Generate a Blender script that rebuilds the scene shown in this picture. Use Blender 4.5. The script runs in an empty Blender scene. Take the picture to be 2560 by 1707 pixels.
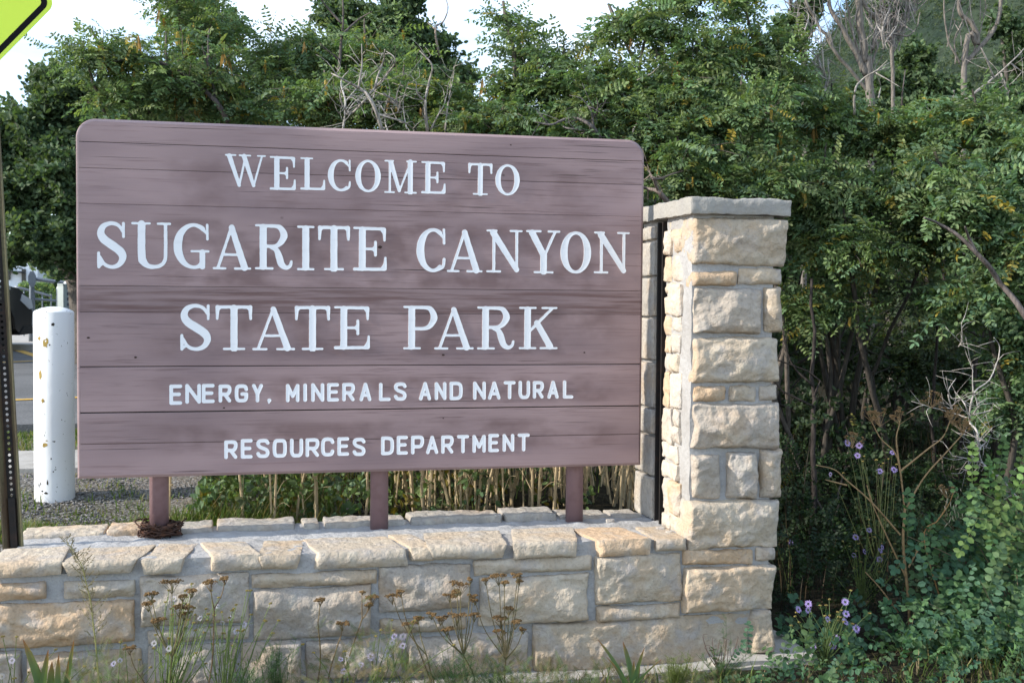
import bpy, math, random
import numpy as np
from mathutils import Vector, Matrix

# ------------------------------------------------------------------ camera / world / sun
SC = bpy.context.scene
EYE = 1.55
FPX, YAW, PITCH, ROLL = 2972.65, 0.22577, -0.035324, 0.00785   # measured on the 2560 px wide photograph

def cam_axes():
    cy, sy = math.cos(YAW), math.sin(YAW)
    fwd = np.array([sy*math.cos(PITCH), cy*math.cos(PITCH), math.sin(PITCH)])
    r0 = np.array([cy, -sy, 0.0]); u0 = np.cross(r0, fwd)
    r = math.cos(ROLL)*r0 + math.sin(ROLL)*u0
    u = -math.sin(ROLL)*r0 + math.cos(ROLL)*u0
    return fwd, r, u
FWD, RGT, UPV = cam_axes()
CP = np.array([0, 0, EYE])
cd = bpy.data.cameras.new('camera'); co = bpy.data.objects.new('camera', cd); SC.collection.objects.link(co)
cd.sensor_width = 36; cd.lens = 36*FPX/2560; cd.clip_end = 3000; cd.clip_start = .05
M = Matrix(((RGT[0], UPV[0], -FWD[0], 0), (RGT[1], UPV[1], -FWD[1], 0), (RGT[2], UPV[2], -FWD[2], EYE), (0, 0, 0, 1)))
co.matrix_world = M; SC.camera = co
cd.dof.use_dof = True; cd.dof.focus_distance = 5.2; cd.dof.aperture_fstop = 9

SUN_EL, SUN_FRONT = math.radians(29), math.radians(2.6)     # sun low at the left, a touch in front of the wall plane
sd = np.array([-math.cos(SUN_EL)*math.cos(SUN_FRONT), -math.cos(SUN_EL)*math.sin(SUN_FRONT), math.sin(SUN_EL)])
W = bpy.data.worlds.new("World"); SC.world = W; W.use_nodes = True
nt = W.node_tree; bg = nt.nodes['Background']
sky = nt.nodes.new('ShaderNodeTexSky'); sky.sky_type = 'NISHITA'; sky.sun_disc = False
sky.sun_elevation = SUN_EL; sky.sun_rotation = math.atan2(sd[0], sd[1]) % (2*math.pi)
sky.air_density = 1.0; sky.dust_density = 1.5; sky.ozone_density = 1.0; sky.altitude = 1800
tc = nt.nodes.new('ShaderNodeTexCoord'); mp = nt.nodes.new('ShaderNodeMapping'); mp.inputs['Scale'].default_value = (1, 1, 2.6)
nz = nt.nodes.new('ShaderNodeTexNoise'); nz.inputs['Scale'].default_value = 2.3; nz.inputs['Detail'].default_value = 8; nz.inputs['Roughness'].default_value = .58
cr = nt.nodes.new('ShaderNodeValToRGB'); cr.color_ramp.elements[0].position = .42; cr.color_ramp.elements[1].position = .70
mx = nt.nodes.new('ShaderNodeMix'); mx.data_type = 'RGBA'
mx.inputs[7].default_value = (4.9, 5.5, 6.1, 1)            # lit cloud
L = nt.links.new
L(tc.outputs['Generated'], mp.inputs[0]); L(mp.outputs[0], nz.inputs['Vector']); L(nz.outputs['Fac'], cr.inputs[0])
L(cr.outputs[0], mx.inputs[0]); L(sky.outputs[0], mx.inputs[6]); L(mx.outputs[2], bg.inputs[0]); bg.inputs[1].default_value = .13
sl = bpy.data.lights.new('sun', 'SUN'); sl.energy = 2.4; sl.angle = math.radians(1.0); sl.color = (1, .93, .82)
so = bpy.data.objects.new('sun', sl); SC.collection.objects.link(so)
so.rotation_euler = Vector(sd).to_track_quat('Z', 'Y').to_euler(); so.location = (-6, -1, 8)
SC.view_settings.view_transform = 'Standard'; SC.view_settings.look = 'None'; SC.view_settings.gamma = 1
SC.view_settings.use_curve_mapping = False; SC.view_settings.exposure = 1.46
SC.cycles.max_bounces = 6; SC.cycles.diffuse_bounces = 3; SC.cycles.transmission_bounces = 4; SC.cycles.transparent_max_bounces = 6

# ------------------------------------------------------------------ helpers
def ray(x, y): return FWD + RGT*(x-1280)/FPX - UPV*(y-853.5)/FPX
def atY(x, y, Y):
    d = ray(x, y); return CP + d*(Y/d[1])
def atX(x, y, X):
    d = ray(x, y); return CP + d*(X/d[0])
def atZ(x, y, Z):
    d = ray(x, y); return CP + d*((Z-EYE)/d[2])
RS = np.random.RandomState(11); random.seed(5)

def _h(ix, iy, iz, s):
    n = (ix*374761393 + iy*668265263 + iz*2147483647 + s*1274126177) & 0xffffffff
    n = ((n ^ (n >> 13)) * 1274126177) & 0xffffffff
    n = n ^ (n >> 16)
    return (n & 0xffff)/65535.0
def vnoise(P, s=0):
    P = np.asarray(P, float); i = np.floor(P).astype(np.int64); f = P-i; f = f*f*(3-2*f)
    out = 0
    for dx in (0, 1):
        for dy in (0, 1):
            for dz in (0, 1):
                w = (f[..., 0] if dx else 1-f[..., 0])*(f[..., 1] if dy else 1-f[..., 1])*(f[..., 2] if dz else 1-f[..., 2])
                out = out + w*_h(i[..., 0]+dx, i[..., 1]+dy, i[..., 2]+dz, s)
    return out*2-1
def fbm(P, o=4, s=0, g=.5):
    a, r, P = 1, 0, np.asarray(P, float)
    for k in range(o): r = r+a*vnoise(P, s+k*17); a *= g; P = P*2.03+7.7
    return r

class MB:
    def __init__(s): s.V = []; s.F = []; s.C = []; s.n = 0
    def add(s, V, F, col=None):
        V = np.asarray(V, np.float32).reshape(-1, 3)
        if len(V) == 0: return
        for f in (F if isinstance(F, list) else [F]):
            f = np.asarray(f, np.int64)
            if f.size: s.F.append(f+s.n)
        c = np.ones((len(V), 3), np.float32)
        if col is not None: c[:] = np.asarray(col, np.float32)
        s.V.append(V); s.C.append(c); s.n += len(V)
    def build(s, name, mat, parent=None, smooth=False):
        me = bpy.data.meshes.new(name)
        V = np.concatenate(s.V)
        loops = np.concatenate([f.ravel() for f in s.F]); tot = np.concatenate([np.full(len(f), f.shape[1]) for f in s.F])
        me.vertices.add(len(V)); me.vertices.foreach_set('co', V.ravel())
        me.loops.add(len(loops)); me.loops.foreach_set('vertex_index', loops.astype(np.int32))
        me.polygons.add(len(tot)); st = np.concatenate([[0], np.cumsum(tot)[:-1]])
        me.polygons.foreach_set('loop_start', st.astype(np.int32)); me.polygons.foreach_set('loop_total', tot.astype(np.int32))
        me.polygons.foreach_set('use_smooth', np.full(len(tot), smooth))
        me.update(calc_edges=True)
        a = me.attributes.new('Col', 'FLOAT_COLOR', 'POINT')
        a.data.foreach_set('color', np.concatenate([np.concatenate(s.C), np.ones((len(V), 1), np.float32)], 1).astype(np.float32).ravel())
        me.materials.append(mat)
        o = bpy.data.objects.new(name, me); SC.collection.objects.link(o)
        if parent: o.parent = parent; o.matrix_parent_inverse = Matrix.Translation(-Vector(parent.location))
        return o
def tag(o, label, cat=None, group=None, kind=None):
    if label: o['label'] = label
    if cat: o['category'] = cat
    if group: o['group'] = group
    if kind: o['kind'] = kind
    return o
def thing(name, loc, label, cat, group=None):
    o = bpy.data.objects.new(name, None); SC.collection.objects.link(o); o.location = tuple(float(v) for v in loc); o.empty_display_size = .1
    return tag(o, label, cat, group)
def norm(a): return a/np.maximum(np.linalg.norm(a, axis=-1, keepdims=True), 1e-9)

def tubes(P, R, sides=3):
    """P (n,k,3) paths, R (n,k) radii -> V, F"""
    P = np.asarray(P, float); R = np.asarray(R, float)
    if P.ndim == 2: P = P[None]; R = R[None]
    n, k, _ = P.shape
    T = norm(np.gradient(P, axis=1))
    ref = np.where(np.abs(T[..., 2:3]) > .9, np.array([1., 0, 0]), np.array([0, 0, 1.]))
    A = norm(np.cross(T, ref)); B = np.cross(T, A)
    an = np.arange(sides)*2*math.pi/sides
    V = P[:, :, None]+R[:, :, None, None]*(A[:, :, None]*np.cos(an)[None, None, :, None]+B[:, :, None]*np.sin(an)[None, None, :, None])
    idx = np.arange(n*k*sides).reshape(n, k, sides)
    a = idx[:, :-1]; b = idx[:, 1:]
    F = np.stack([a, np.roll(a, -1, 2), np.roll(b, -1, 2), b], -1).reshape(-1, 4)
    caps = [idx[:, 0][:, ::-1], idx[:, -1]]
    return V.reshape(-1, 3), [F]+caps
def resample(pts, k):
    """smooth Catmull-Rom path through pts"""
    p = np.asarray(pts, float); n = len(p)
    q = np.concatenate([[2*p[0]-p[1]], p, [2*p[-1]-p[-2]]])
    t = np.linspace(0, n-1-1e-6, k); i = t.astype(int); f = (t-i)[:, None]
    a, b, c, d = q[i], q[i+1], q[i+2], q[i+3]
    return .5*((2*b)+(-a+c)*f+(2*a-5*b+4*c-d)*f*f+(-a+3*b-3*c+d)*f**3)
def tube(mb, pts, r0, r1, sides=6, k=None, col=None, wob=0):
    P = resample(pts, k or max(len(pts)*4, 4)); 
    if wob: P = P+wob*np.stack([vnoise(P*9+i*31) for i in range(3)], -1)
    R = np.linspace(r0, r1, len(P))
    V, F = tubes(P, R, sides); mb.add(V, F, col)
def box(mb, x0, x1, y0, y1, z0, z1, col=None, M3=None, bev=0):
    if bev:
        b = bev; V = []
        for z, i in ((z0, b), (z0+b, 0), (z1-b, 0), (z1, b)):
            for (x, y) in ((x0+i, y0+i), (x1-i, y0+i), (x1-i, y1-i), (x0+i, y1-i)): V.append((x, y, z))
        F = [(3, 2, 1, 0), (12, 13, 14, 15)]
        for l in range(3):
            for k in range(4): F.append((l*4+k, l*4+(k+1) % 4, l*4+4+(k+1) % 4, l*4+4+k))
    else:
        V = [(x, y, z) for z in (z0, z1) for (x, y) in ((x0, y0), (x1, y0), (x1, y1), (x0, y1))]
        F = [(3, 2, 1, 0), (4, 5, 6, 7), (0, 1, 5, 4), (1, 2, 6, 5), (2, 3, 7, 6), (3, 0, 4, 7)]
    V = np.array(V, float)
    if M3 is not None: V = V@np.asarray(M3)[:, :3].T+(np.asarray(M3)[:, 3] if np.asarray(M3).shape[1] == 4 else 0)
    mb.add(V, np.array(F), col)
def lathe(mb, prof, c=(0, 0, 0), n=32, col=None):
    pr = np.array(prof, float); k = len(pr); an = np.arange(n)*2*math.pi/n
    V = np.stack([pr[:, None, 0]*np.cos(an)+c[0], pr[:, None, 0]*np.sin(an)+c[1], np.repeat(pr[:, 1:2], n, 1)+c[2]], -1)
    idx = np.arange(k*n).reshape(k, n); a = idx[:-1]; b = idx[1:]
    mb.add(V.reshape(-1, 3), np.stack([a, np.roll(a, -1, 1), np.roll(b, -1, 1), b], -1).reshape(-1, 4), col)

# ------------------------------------------------------------------ materials
def M_(name, base=(.5, .5, .5), rough=.7, attr=False, noise=(), bump=(), spec=.4, trans=0, metal=0, island=0):
    m = bpy.data.materials.new(name); m.use_nodes = True; t = m.node_tree; N = t.nodes; K = t.links.new
    p = N['Principled BSDF']; p.inputs['Roughness'].default_value = rough; p.inputs['Specular IOR Level'].default_value = spec
    p.inputs['Metallic'].default_value = metal
    if attr:
        a = N.new('ShaderNodeAttribute'); a.attribute_name = 'Col'; col = a.outputs['Color']
    else:
        a = N.new('ShaderNodeRGB'); a.outputs[0].default_value = (*base, 1); col = a.outputs[0]
    c = N.new('ShaderNodeTexCoord')
    for (sc, det, lo, hi, c2, amt) in noise:       # scale may be a triple; c2 colour is mixed in where the noise is high
        mpn = N.new('ShaderNodeMapping'); mpn.inputs['Scale'].default_value = sc if isinstance(sc, tuple) else (sc,)*3
        K(c.outputs['Object'], mpn.inputs[0]); n = N.new('ShaderNodeTexNoise'); n.inputs['Scale'].default_value = 1; n.inputs['Detail'].default_value = det
        K(mpn.outputs[0], n.inputs['Vector'])
        r = N.new('ShaderNodeMapRange'); r.inputs['From Min'].default_value = lo; r.inputs['From Max'].default_value = hi; r.inputs['To Max'].default_value = amt
        K(n.outputs['Fac'], r.inputs['Value'])
        x = N.new('ShaderNodeMix'); x.data_type = 'RGBA'
        if c2 == 'mul': x.blend_type = 'MULTIPLY'; x.inputs[7].default_value = (.35, .35, .35, 1)
        elif len(c2) == 4: x.blend_type = 'MULTIPLY'; x.inputs[7].default_value = (*c2[:3], 1)
        else: x.inputs[7].default_value = (*c2, 1)
        K(r.outputs[0], x.inputs[0]); K(col, x.inputs[6]); col = x.outputs[2]
    K(col, p.inputs['Base Color'])
    nrm = None
    for (sc, det, strength, dist) in bump:
        mpn = N.new('ShaderNodeMapping'); mpn.inputs['Scale'].default_value = sc if isinstance(sc, tuple) else (sc,)*3
        K(c.outputs['Object'], mpn.inputs[0]); n = N.new('ShaderNodeTexNoise'); n.inputs['Scale'].default_value = 1; n.inputs['Detail'].default_value = det
        K(mpn.outputs[0], n.inputs['Vector'])
        b = N.new('ShaderNodeBump'); b.inputs['Strength'].default_value = strength; b.inputs['Distance'].default_value = dist
        K(n.outputs['Fac'], b.inputs['Height'])
        if nrm: K(nrm, b.inputs['Normal'])
        nrm = b.outputs[0]
    if nrm: K(nrm, p.inputs['Normal'])
    if trans:
        tr = N.new('ShaderNodeBsdfTranslucent'); g = N.new('ShaderNodeMix'); g.data_type = 'RGBA'; g.blend_type = 'MULTIPLY'; g.inputs[0].default_value = 1
        g.inputs[7].default_value = (1.25, 1.3, .55, 1); K(col, g.inputs[6]); K(g.outputs[2], tr.inputs[0])
        ms = N.new('ShaderNodeMixShader'); ms.inputs[0].default_value = trans; K(p.outputs[0], ms.inputs[1]); K(tr.outputs[0], ms.inputs[2])
        K(ms.outputs[0], N['Material Output'].inputs[0])
    return m
LEAF = M_('leaf', attr=True, rough=.58, spec=.28, trans=.36)
DRY = M_('dry_plant', attr=True, rough=.8, spec=.2, noise=((40, 3, .45, .7, 'mul', .5),))
BARK = M_('bark', attr=True, rough=.9, spec=.15, noise=(((60, 60, 14), 4, .42, .65, 'mul', .7),), bump=(((80, 80, 20), 4, .6, .01),))
STONE = M_('sandstone', attr=True, rough=.92, spec=.2,
           noise=((5, 5, .48, .68, (.47, .32, .19), .45), (9, 6, .50, .66, (.38, .355, .335), .65), (17, 5, .53, .72, (.56, .50, .40), .5), (70, 5, .52, .75, 'mul', .35)),
           bump=((34, 10, .75, .016), (130, 6, .6, .005)))
MORTAR = M_('mortar', (.385, .38, .375), .95, noise=((6, 4, .45, .65, (.30, .285, .27), .6), (18, 5, .45, .7, (.31, .30, .29), .6), (160, 3, .55, .75, 'mul', .35)), bump=((45, 8, .7, .012), (220, 4, .5, .003)), spec=.15)
CONC = M_('concrete', (.40, .38, .35), .92, noise=((9, 6, .45, .7, (.27, .25, .22), .7), (150, 3, .5, .75, 'mul', .3)), bump=((60, 6, .5, .006),), spec=.2)
CAPST = M_('cap_stone', (.33, .315, .285), .92, noise=((12, 6, .45, .7, (.28, .27, .26), .7), (4, 3, .5, .75, (.42, .36, .26), .6)), bump=((60, 8, .6, .008),), spec=.2)
LETTER = M_('white_letter_paint', (.80, .81, .83), .55, noise=(((4, 4, 60), 4, .55, .8, (.66, .66, .68), .5),), bump=((90, 4, .3, .002),))
WHITEP = M_('white_bollard_paint', (.80, .81, .83), .38, noise=((3, 4, .5, .8, (.70, .71, .72), .5), ((100, 100, 60), 2, .725, .73, (.10, .09, .07), 1)), bump=((14, 4, .25, .01),))
SIGNB = M_('sign_post_paint', (.20, .125, .13), .5, noise=((30, 4, .5, .75, (.15, .085, .085), .6),), bump=((70, 4, .25, .003),))
RUST = M_('rusty_iron', (.055, .03, .022), .85, metal=.3, noise=((50, 5, .45, .7, (.12, .05, .025), .8),), bump=((120, 4, .6, .002),))
DARKST = M_('dark_steel_and_shade', (.022, .019, .018), .7, metal=.4, noise=((20, 4, .5, .7, (.06, .035, .025), .7),))
GALV = M_('galvanised', (.17, .19, .21), .45, metal=.6, noise=((12, 4, .45, .7, (.22, .24, .27), .6),))

# board paint: bands of worn reddish wood, long grain streaks, cracks
def board_material():
    m = M_('board_paint', (.245, .178, .185), .55, noise=(), spec=.35)
    t = m.node_tree; N = t.nodes; K = t.links.new; p = N['Principled BSDF']
    c = N.new('ShaderNodeTexCoord'); sep = N.new('ShaderNodeSeparateXYZ'); K(c.outputs['Object'], sep.inputs[0])
    def noise(sc, det=4, off=(0, 0, 0), rough=.5, dist=0):
        mpn = N.new('ShaderNodeMapping'); mpn.inputs['Scale'].default_value = sc; mpn.inputs['Location'].default_value = off
        K(c.outputs['Object'], mpn.inputs[0]); n = N.new('ShaderNodeTexNoise'); n.inputs['Scale'].default_value = 1
        n.inputs['Detail'].default_value = det; n.inputs['Roughness'].default_value = rough; n.inputs['Distortion'].default_value = dist
        K(mpn.outputs[0], n.inputs['Vector']); return n.outputs['Fac']
    def rng(v, a, b, c0=0, c1=1, smooth=False):
        r = N.new('ShaderNodeMapRange'); K(v, r.inputs['Value'])
        r.inputs['From Min'].default_value = a; r.inputs['From Max'].default_value = b; r.inputs['To Min'].default_value = c0; r.inputs['To Max'].default_value = c1
        if smooth: r.interpolation_type = 'SMOOTHSTEP'
        return r.outputs[0]
    def mul(a, b, op='MULTIPLY'):
        x = N.new('ShaderNodeMath'); x.operation = op; x.use_clamp = True
        for i, v in enumerate((a, b)):
            if isinstance(v, (int, float)): x.inputs[i].default_value = v
            else: K(v, x.inputs[i])
        return x.outputs[0]
    def mixc(col, c2, f, mode='MIX'):
        x = N.new('ShaderNodeMix'); x.data_type = 'RGBA'; x.blend_type = mode
        K(f, x.inputs[0]); K(col, x.inputs[6]); x.inputs[7].default_value = (*c2, 1); return x.outputs[2]
    def band(z0, z1, soft=.012):
        z = sep.outputs['Z']; return mul(rng(z, z0-soft, z0+soft, 0, 1, True), rng(z, z1-soft, z1+soft, 1, 0, True))
    rgb = N.new('ShaderNodeRGB'); rgb.outputs[0].default_value = (.350, .250, .246, 1); col = rgb.outputs[0]
    col = mixc(col, (.225, .158, .163), rng(noise((1.3, 1, 5), 3), .35, .7))
    H = BH
    # the worn plank under the second line and streaks of bare wood
    wornband = band(H*(1-.536), H*(1-.468))
    st = noise((2.2, 1, 55), 5, (3, 0, 1), .6)
    col = mixc(col, (.145, .078, .072), mul(rng(st, .44, .60), mul(wornband, .80)))
    col = mixc(col, (.15, .085, .08), mul(rng(noise((2.0, 1, 70), 5, (8, 0, 2), .62), .57, .67), .42))
    col = mixc(col, (.12, .07, .068), mul(rng(noise((3.5, 1, 95), 5, (2, 0, 5), .6), .55, .66), mul(rng(noise((.9, 1, 3.5), 2, (4, 0, 4)), .44, .60), .62)))
    # darker ground around the lettering lines
    pat = noise((5, 1, 8), 3, (1, 0, 7))
    for (a, b, s) in ((.10, .25, .5), (.27, .46, .8), (.50, .66, .75), (.72, .80, .8), (.85, .935, .7)):
        xs = mul(rng(sep.outputs['X'], .18, .5, 0, 1, True), rng(sep.outputs['X'], 2.2, 2.42, 1, 0, True))
        col = mixc(col, (.165, .103, .10), mul(mul(rng(pat, .42, .62), band(H*(1-b), H*(1-a), .02)), mul(xs, s)))
    # thin drying cracks
    cr1 = noise((1.1, 1, 120), 3, (5, 0, 3), .45, .15)
    msk = rng(noise((1.7, 1, 6), 2, (9, 0, 9)), .47, .6)
    cf = mul(rng(cr1, .655, .69), msk)
    col = mixc(col, (.035, .022, .02), mul(cf, .85))
    # knots
    vo = N.new('ShaderNodeTexVoronoi'); vo.inputs['Scale'].default_value = 1; vm = N.new('ShaderNodeMapping'); vm.inputs['Scale'].default_value = (2.6, .3, 3.6)
    K(c.outputs['Object'], vm.inputs[0]); K(vm.outputs[0], vo.inputs['Vector'])
    kn = rng(vo.outputs['Distance'], .018, .034, 1, 0)
    col = mixc(col, (.05, .028, .025), mul(kn, .8))
    at_ = N.new('ShaderNodeAttribute'); at_.attribute_name = 'Col'; xx_ = N.new('ShaderNodeMix'); xx_.data_type = 'RGBA'; xx_.blend_type = 'MULTIPLY'; xx_.inputs[0].default_value = 1
    K(col, xx_.inputs[6]); K(at_.outputs['Color'], xx_.inputs[7]); K(xx_.outputs[2], p.inputs['Base Color'])
    g = noise((3, 1, 130), 4, (0, 0, 0), .6); b1 = N.new('ShaderNodeBump'); b1.inputs['Strength'].default_value = .35; b1.inputs['Distance'].default_value = .0025; K(g, b1.inputs['Height'])
    b2 = N.new('ShaderNodeBump'); b2.inputs['Strength'].default_value = .8; b2.inputs['Distance'].default_value = .003; b2.invert = True; K(cf, b2.inputs['Height']); K(b1.outputs[0], b2.inputs['Normal'])
    K(b2.outputs[0], p.inputs['Normal'])
    return m

# ------------------------------------------------------------------ ground
def sst(a, b, x): t = np.clip((x-a)/(b-a), 0, 1); return t*t*(3-2*t)
def ground_z(x, y):
    x = np.asarray(x, float); y = np.asarray(y, float)
    back = .47+.11*sst(5.6, 7.3, y)
    right = .0+.5*sst(5.5, 10, y)
    w = sst(1.9, 2.7, x)
    z = (back*(1-w)+right*w)*sst(5.0, 5.40, y)
    z = z*(1-.0)
    far = sst(14, 60, y)*3.0*sst(-6, 6, x-y*.15)
    return z+far*.6
def build_ground():
    ys = np.concatenate([np.linspace(-8, 4, 14), np.arange(4.2, 12, .12), np.geomspace(12, 900, 60)])
    xs = np.concatenate([-np.geomspace(400, 6, 30), np.arange(-5.9, 8, .15), np.geomspace(8.1, 900, 40)])
    X, Y = np.meshgrid(xs, ys); Z = ground_z(X, Y)+.012*fbm(np.stack([X*2.5, Y*2.5, X*0], -1), 4)*(np.abs(X) < 10)
    # the mountain rises far behind on the right
    D = np.hypot(X, Y); az = np.degrees(np.arctan2(X, np.maximum(Y, 1e-3)))
    ht = np.interp(az, [-60, -30, -5, 8, 18, 25.5, 28.6, 34, 45, 60], [6, 8, 9, 12, 20, 33, 52, 76, 92, 92])
    hill = ht*sst(70, 235, D)*(Y > 0)
    Z = Z+hill*(1+.07*fbm(np.stack([X/38, Y/38, X*0], -1), 4, 3))+sst(60, 100, D)*(Y > 0)*1.6*fbm(np.stack([X/9, Y/9, X*0], -1), 3, 9)
    n, k = X.shape; idx = np.arange(n*k).reshape(n, k)
    F = np.stack([idx[:-1, :-1], idx[:-1, 1:], idx[1:, 1:], idx[1:, :-1]], -1).reshape(-1, 4)
    m = M_('soil', (.15, .125, .10), .95, noise=((2.2, 4, .45, .6, (.24, .22, .20), .8), (1.1, 3, .5, .62, (.06, .055, .035), .8), (70, 4, .48, .62, (.33, .32, .31), .7), (120, 3, .5, .7, 'mul', .7)), bump=((50, 5, .8, .03),), spec=.15)
    mb = MB(); mb.add(np.stack([X, Y, Z], -1).reshape(-1, 3), F)
    m2 = M_('hill_scrub', (.040, .056, .036), .95, noise=((.16, 5, .44, .6, (.022, .036, .026), .9), (.045, 4, .60, .70, (.18, .19, .09), .7), (.9, 3, .45, .6, 'mul', .5)), bump=((.7, 5, 1, .8),), spec=.05)
    m3 = M_('leaf_litter', (.022, .020, .014), .95, noise=((30, 4, .45, .62, (.045, .038, .022), .7), (90, 3, .5, .7, 'mul', .6)), bump=((40, 5, .9, .03),), spec=.1)  # leaf litter with the thicket shade put into its near-black colour
    o = mb.build('ground', m, smooth=True); o.data.materials.append(m2); o.data.materials.append(m3)
    cy = (Y[:-1, :-1]+Y[1:, 1:])/2; cx = (X[:-1, :-1]+X[1:, 1:])/2
    o.data.polygons.foreach_set('material_index', np.where(np.hypot(cx, cy) > 55, 1, np.where(((cx > 1.9) & (cy > 3.4)) | ((cx > .55) & (cy > 5.5)), 2, 0)).astype(np.int32).ravel())
    tag(o, 'soil, gravel and far scrub-covered mountainside', None, None, 'structure')
build_ground()
def sheet(name, poly, z, mat, label, kind='structure', th=None, sub=.25):
    """flat ground sheet draped as a thin slab between x(y) edges; poly = (x0,x1,y0,y1)"""
    x0, x1, y0, y1 = poly; nx = max(2, int((x1-x0)/sub)+1); ny = max(2, int((y1-y0)/sub)+1)
    X, Y = np.meshgrid(np.linspace(x0, x1, nx), np.linspace(y0, y1, ny)); Z = np.full_like(X, z)
    idx = np.arange(nx*ny).reshape(ny, nx); F = np.stack([idx[:-1, :-1], idx[:-1, 1:], idx[1:, 1:], idx[1:, :-1]], -1).reshape(-1, 4)
    mb = MB(); mb.add(np.stack([X, Y, Z], -1).reshape(-1, 3), F)
    if th:
        box(mb, x0, x1, y0-.004, y0, z-th, z-.001); box(mb, x1, x1+.004, y0, y1, z-th, z-.001)
    return tag(mb.build(name, mat), label, None, None, kind)
ASPH = M_('asphalt', (.13, .13, .13), .9, noise=((55, 3, .5, .65, (.20, .20, .20), .75), (1.2, 3, .45, .65, 'mul', .3)), bump=((90, 4, .7, .01),), spec=.2)
YEL = M_('yellow_road_paint', (.62, .36, .05), .7, noise=((25, 4, .55, .7, (.2, .17, .12), .6),))
sheet('parking_lot', (-14, -.45, 8.95, 20.9), .640, ASPH, 'grey asphalt parking lot behind the white bollard', th=.09)
sheet('concrete_path', (-9, .1, 6.98, 7.80), .594, CONC, 'pale worn concrete strip in front of the grass verge', th=.05)
sheet('pavement', (-16, .4, 21.0, 34), .74, CONC, 'pale concrete pavement beyond the parking lot', th=.14)
mb = MB()
def stripe(a, b, w=.10):
    a = np.array(a); b = np.array(b); d = norm(b-a); n = np.array([-d[1], d[0]])*w/2
    V = [(*(a-n), .6465), (*(b-n), .6465), (*(b+n), .6465), (*(a+n), .6465)]
    mb.add(V, np.array([(0, 1, 2, 3)]))
q = lambda x, y: atZ(x, y, .645)[:2]
stripe(q(-60, 1003), q(220, 992), .12); stripe(q(-60, 908), q(140, 900), .14); stripe(q(40, 874), q(140, 905), .14)
tag(mb.build('parking_line', YEL), 'yellow painted parking lines on the asphalt', None, None, 'structure')

# ------------------------------------------------------------------ stones
STONE_COLS = [(.47, .41, .34), (.44, .39, .33), (.42, .375, .33), (.48, .42, .33), (.43, .38, .32), (.47, .385, .29)]
def stone(mb, x0, x1, y0, y1, z0, z1, bulge=.03, axis='y', seed=0, col=None, r=.006, res=.008, amp=1.0, under=.5, skew=0, taper=0):
    r = min(r, .008)
    """rock-faced block; the face pointing to -axis carries the bulge"""
    rs = np.random.RandomState(seed*7+3); lo = np.array([x0, y0, z0]); hi = np.array([x1, y1, z1]); c = (lo+hi)/2; h = (hi-lo)/2
    r = min(r, h.min()*.45)
    ax = {'x': 0, 'y': 1}[axis]
    planes = []
    for k in range(6):
        th = rs.uniform(0, 2*math.pi); planes.append((math.cos(th), math.sin(th), rs.uniform(.5, 1.5), rs.uniform(.0, .75)))
    planes.append((0, -1, rs.uniform(1.0, 2.0), under)); planes.append((0, 1, 1.5, .8))
    if col is None: col = STONE_COLS[rs.randint(len(STONE_COLS))]
    if mb.V is None: pass
    col = np.array(col)*(1+rs.uniform(-.09, .07))*np.array([.965, .935, .90])
    for a in range(3):
        for s in (-1, 1):
            u, v = [i for i in range(3) if i != a]
            front = (a == ax and s == -1)
            rr = res if (front or (a == 2 and s == 1)) else res*1.8
            nu = max(4, int(2*h[u]/rr)); nv = max(4, int(2*h[v]/rr))
            # denser near the rim
            e = lambda n: np.sin(np.linspace(-1, 1, n)*math.pi/2*.92)/math.sin(math.pi/2*.92)*.35+np.linspace(-1, 1, n)*.65
            U, Vv = np.meshgrid(e(nu), e(nv)); P = np.zeros(U.shape+(3,)); P[..., a] = s; P[..., u] = U; P[..., v] = Vv
            Q = P*h; inner = np.clip(Q, -(h-r), h-r); n = norm(Q-inner); X = inner+n*r
            base = c+X
            w = np.stack([fbm(base*22+seed*3.1, 2, k) for k in range(3)], -1)*.0032*amp
            w += np.stack([vnoise(base*7+seed*1.7, k+5) for k in range(3)], -1)*.006*amp
            X = X+w+n*(fbm(base*45+seed, 3, 2)*.0022)[..., None]*amp
            # rock face bulge fades to the rim
            oth = [i for i in range(3) if i != ax]
            uu = Q[..., oth[0]]; vv = Q[..., oth[1]]
            un = uu/h[oth[0]]; vn = vv/h[oth[1]]
            d = np.minimum(h[oth[0]]-np.abs(uu), h[oth[1]]-np.abs(vv))
            m = np.clip(d/.011, 0, 1)**.8
            pr = np.ones_like(un)
            for (cx, cz, sl_, of) in planes: pr = np.minimum(pr, of+sl_*(1-(un*cx+vn*cz)))
            N2 = np.stack([base[..., 1-ax], base[..., 2]*0, base[..., 2]], -1); N2 = N2+.02*np.stack([fbm(N2*14+seed, 2, 3), 0*un, fbm(N2*14+seed, 2, 8)], -1)
            pr = np.clip(pr, .10, 1)+.20*fbm(N2*8+seed, 2, seed)+.20*(.5-np.abs(fbm(N2*13*np.array([.7, 1, 1.3])+seed*2, 3, seed+4)))+.09*(.5-np.abs(fbm(N2*70+seed*2, 2, seed+9)))
            if front: X[..., ax] -= bulge*m*pr
            X[..., 0] += X[..., 1]*skew+X[..., 0]*taper*X[..., 2]/h[2]
            V = (c+X).reshape(-1, 3); idx = np.arange(nu*nv).reshape(nv, nu)
            F = np.stack([idx[:-1, :-1], idx[:-1, 1:], idx[1:, 1:], idx[1:, :-1]], -1).reshape(-1, 4)
            if (s == -1) != (a == 1): F = F[:, ::-1]
            mb.add(V, F, col)
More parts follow.
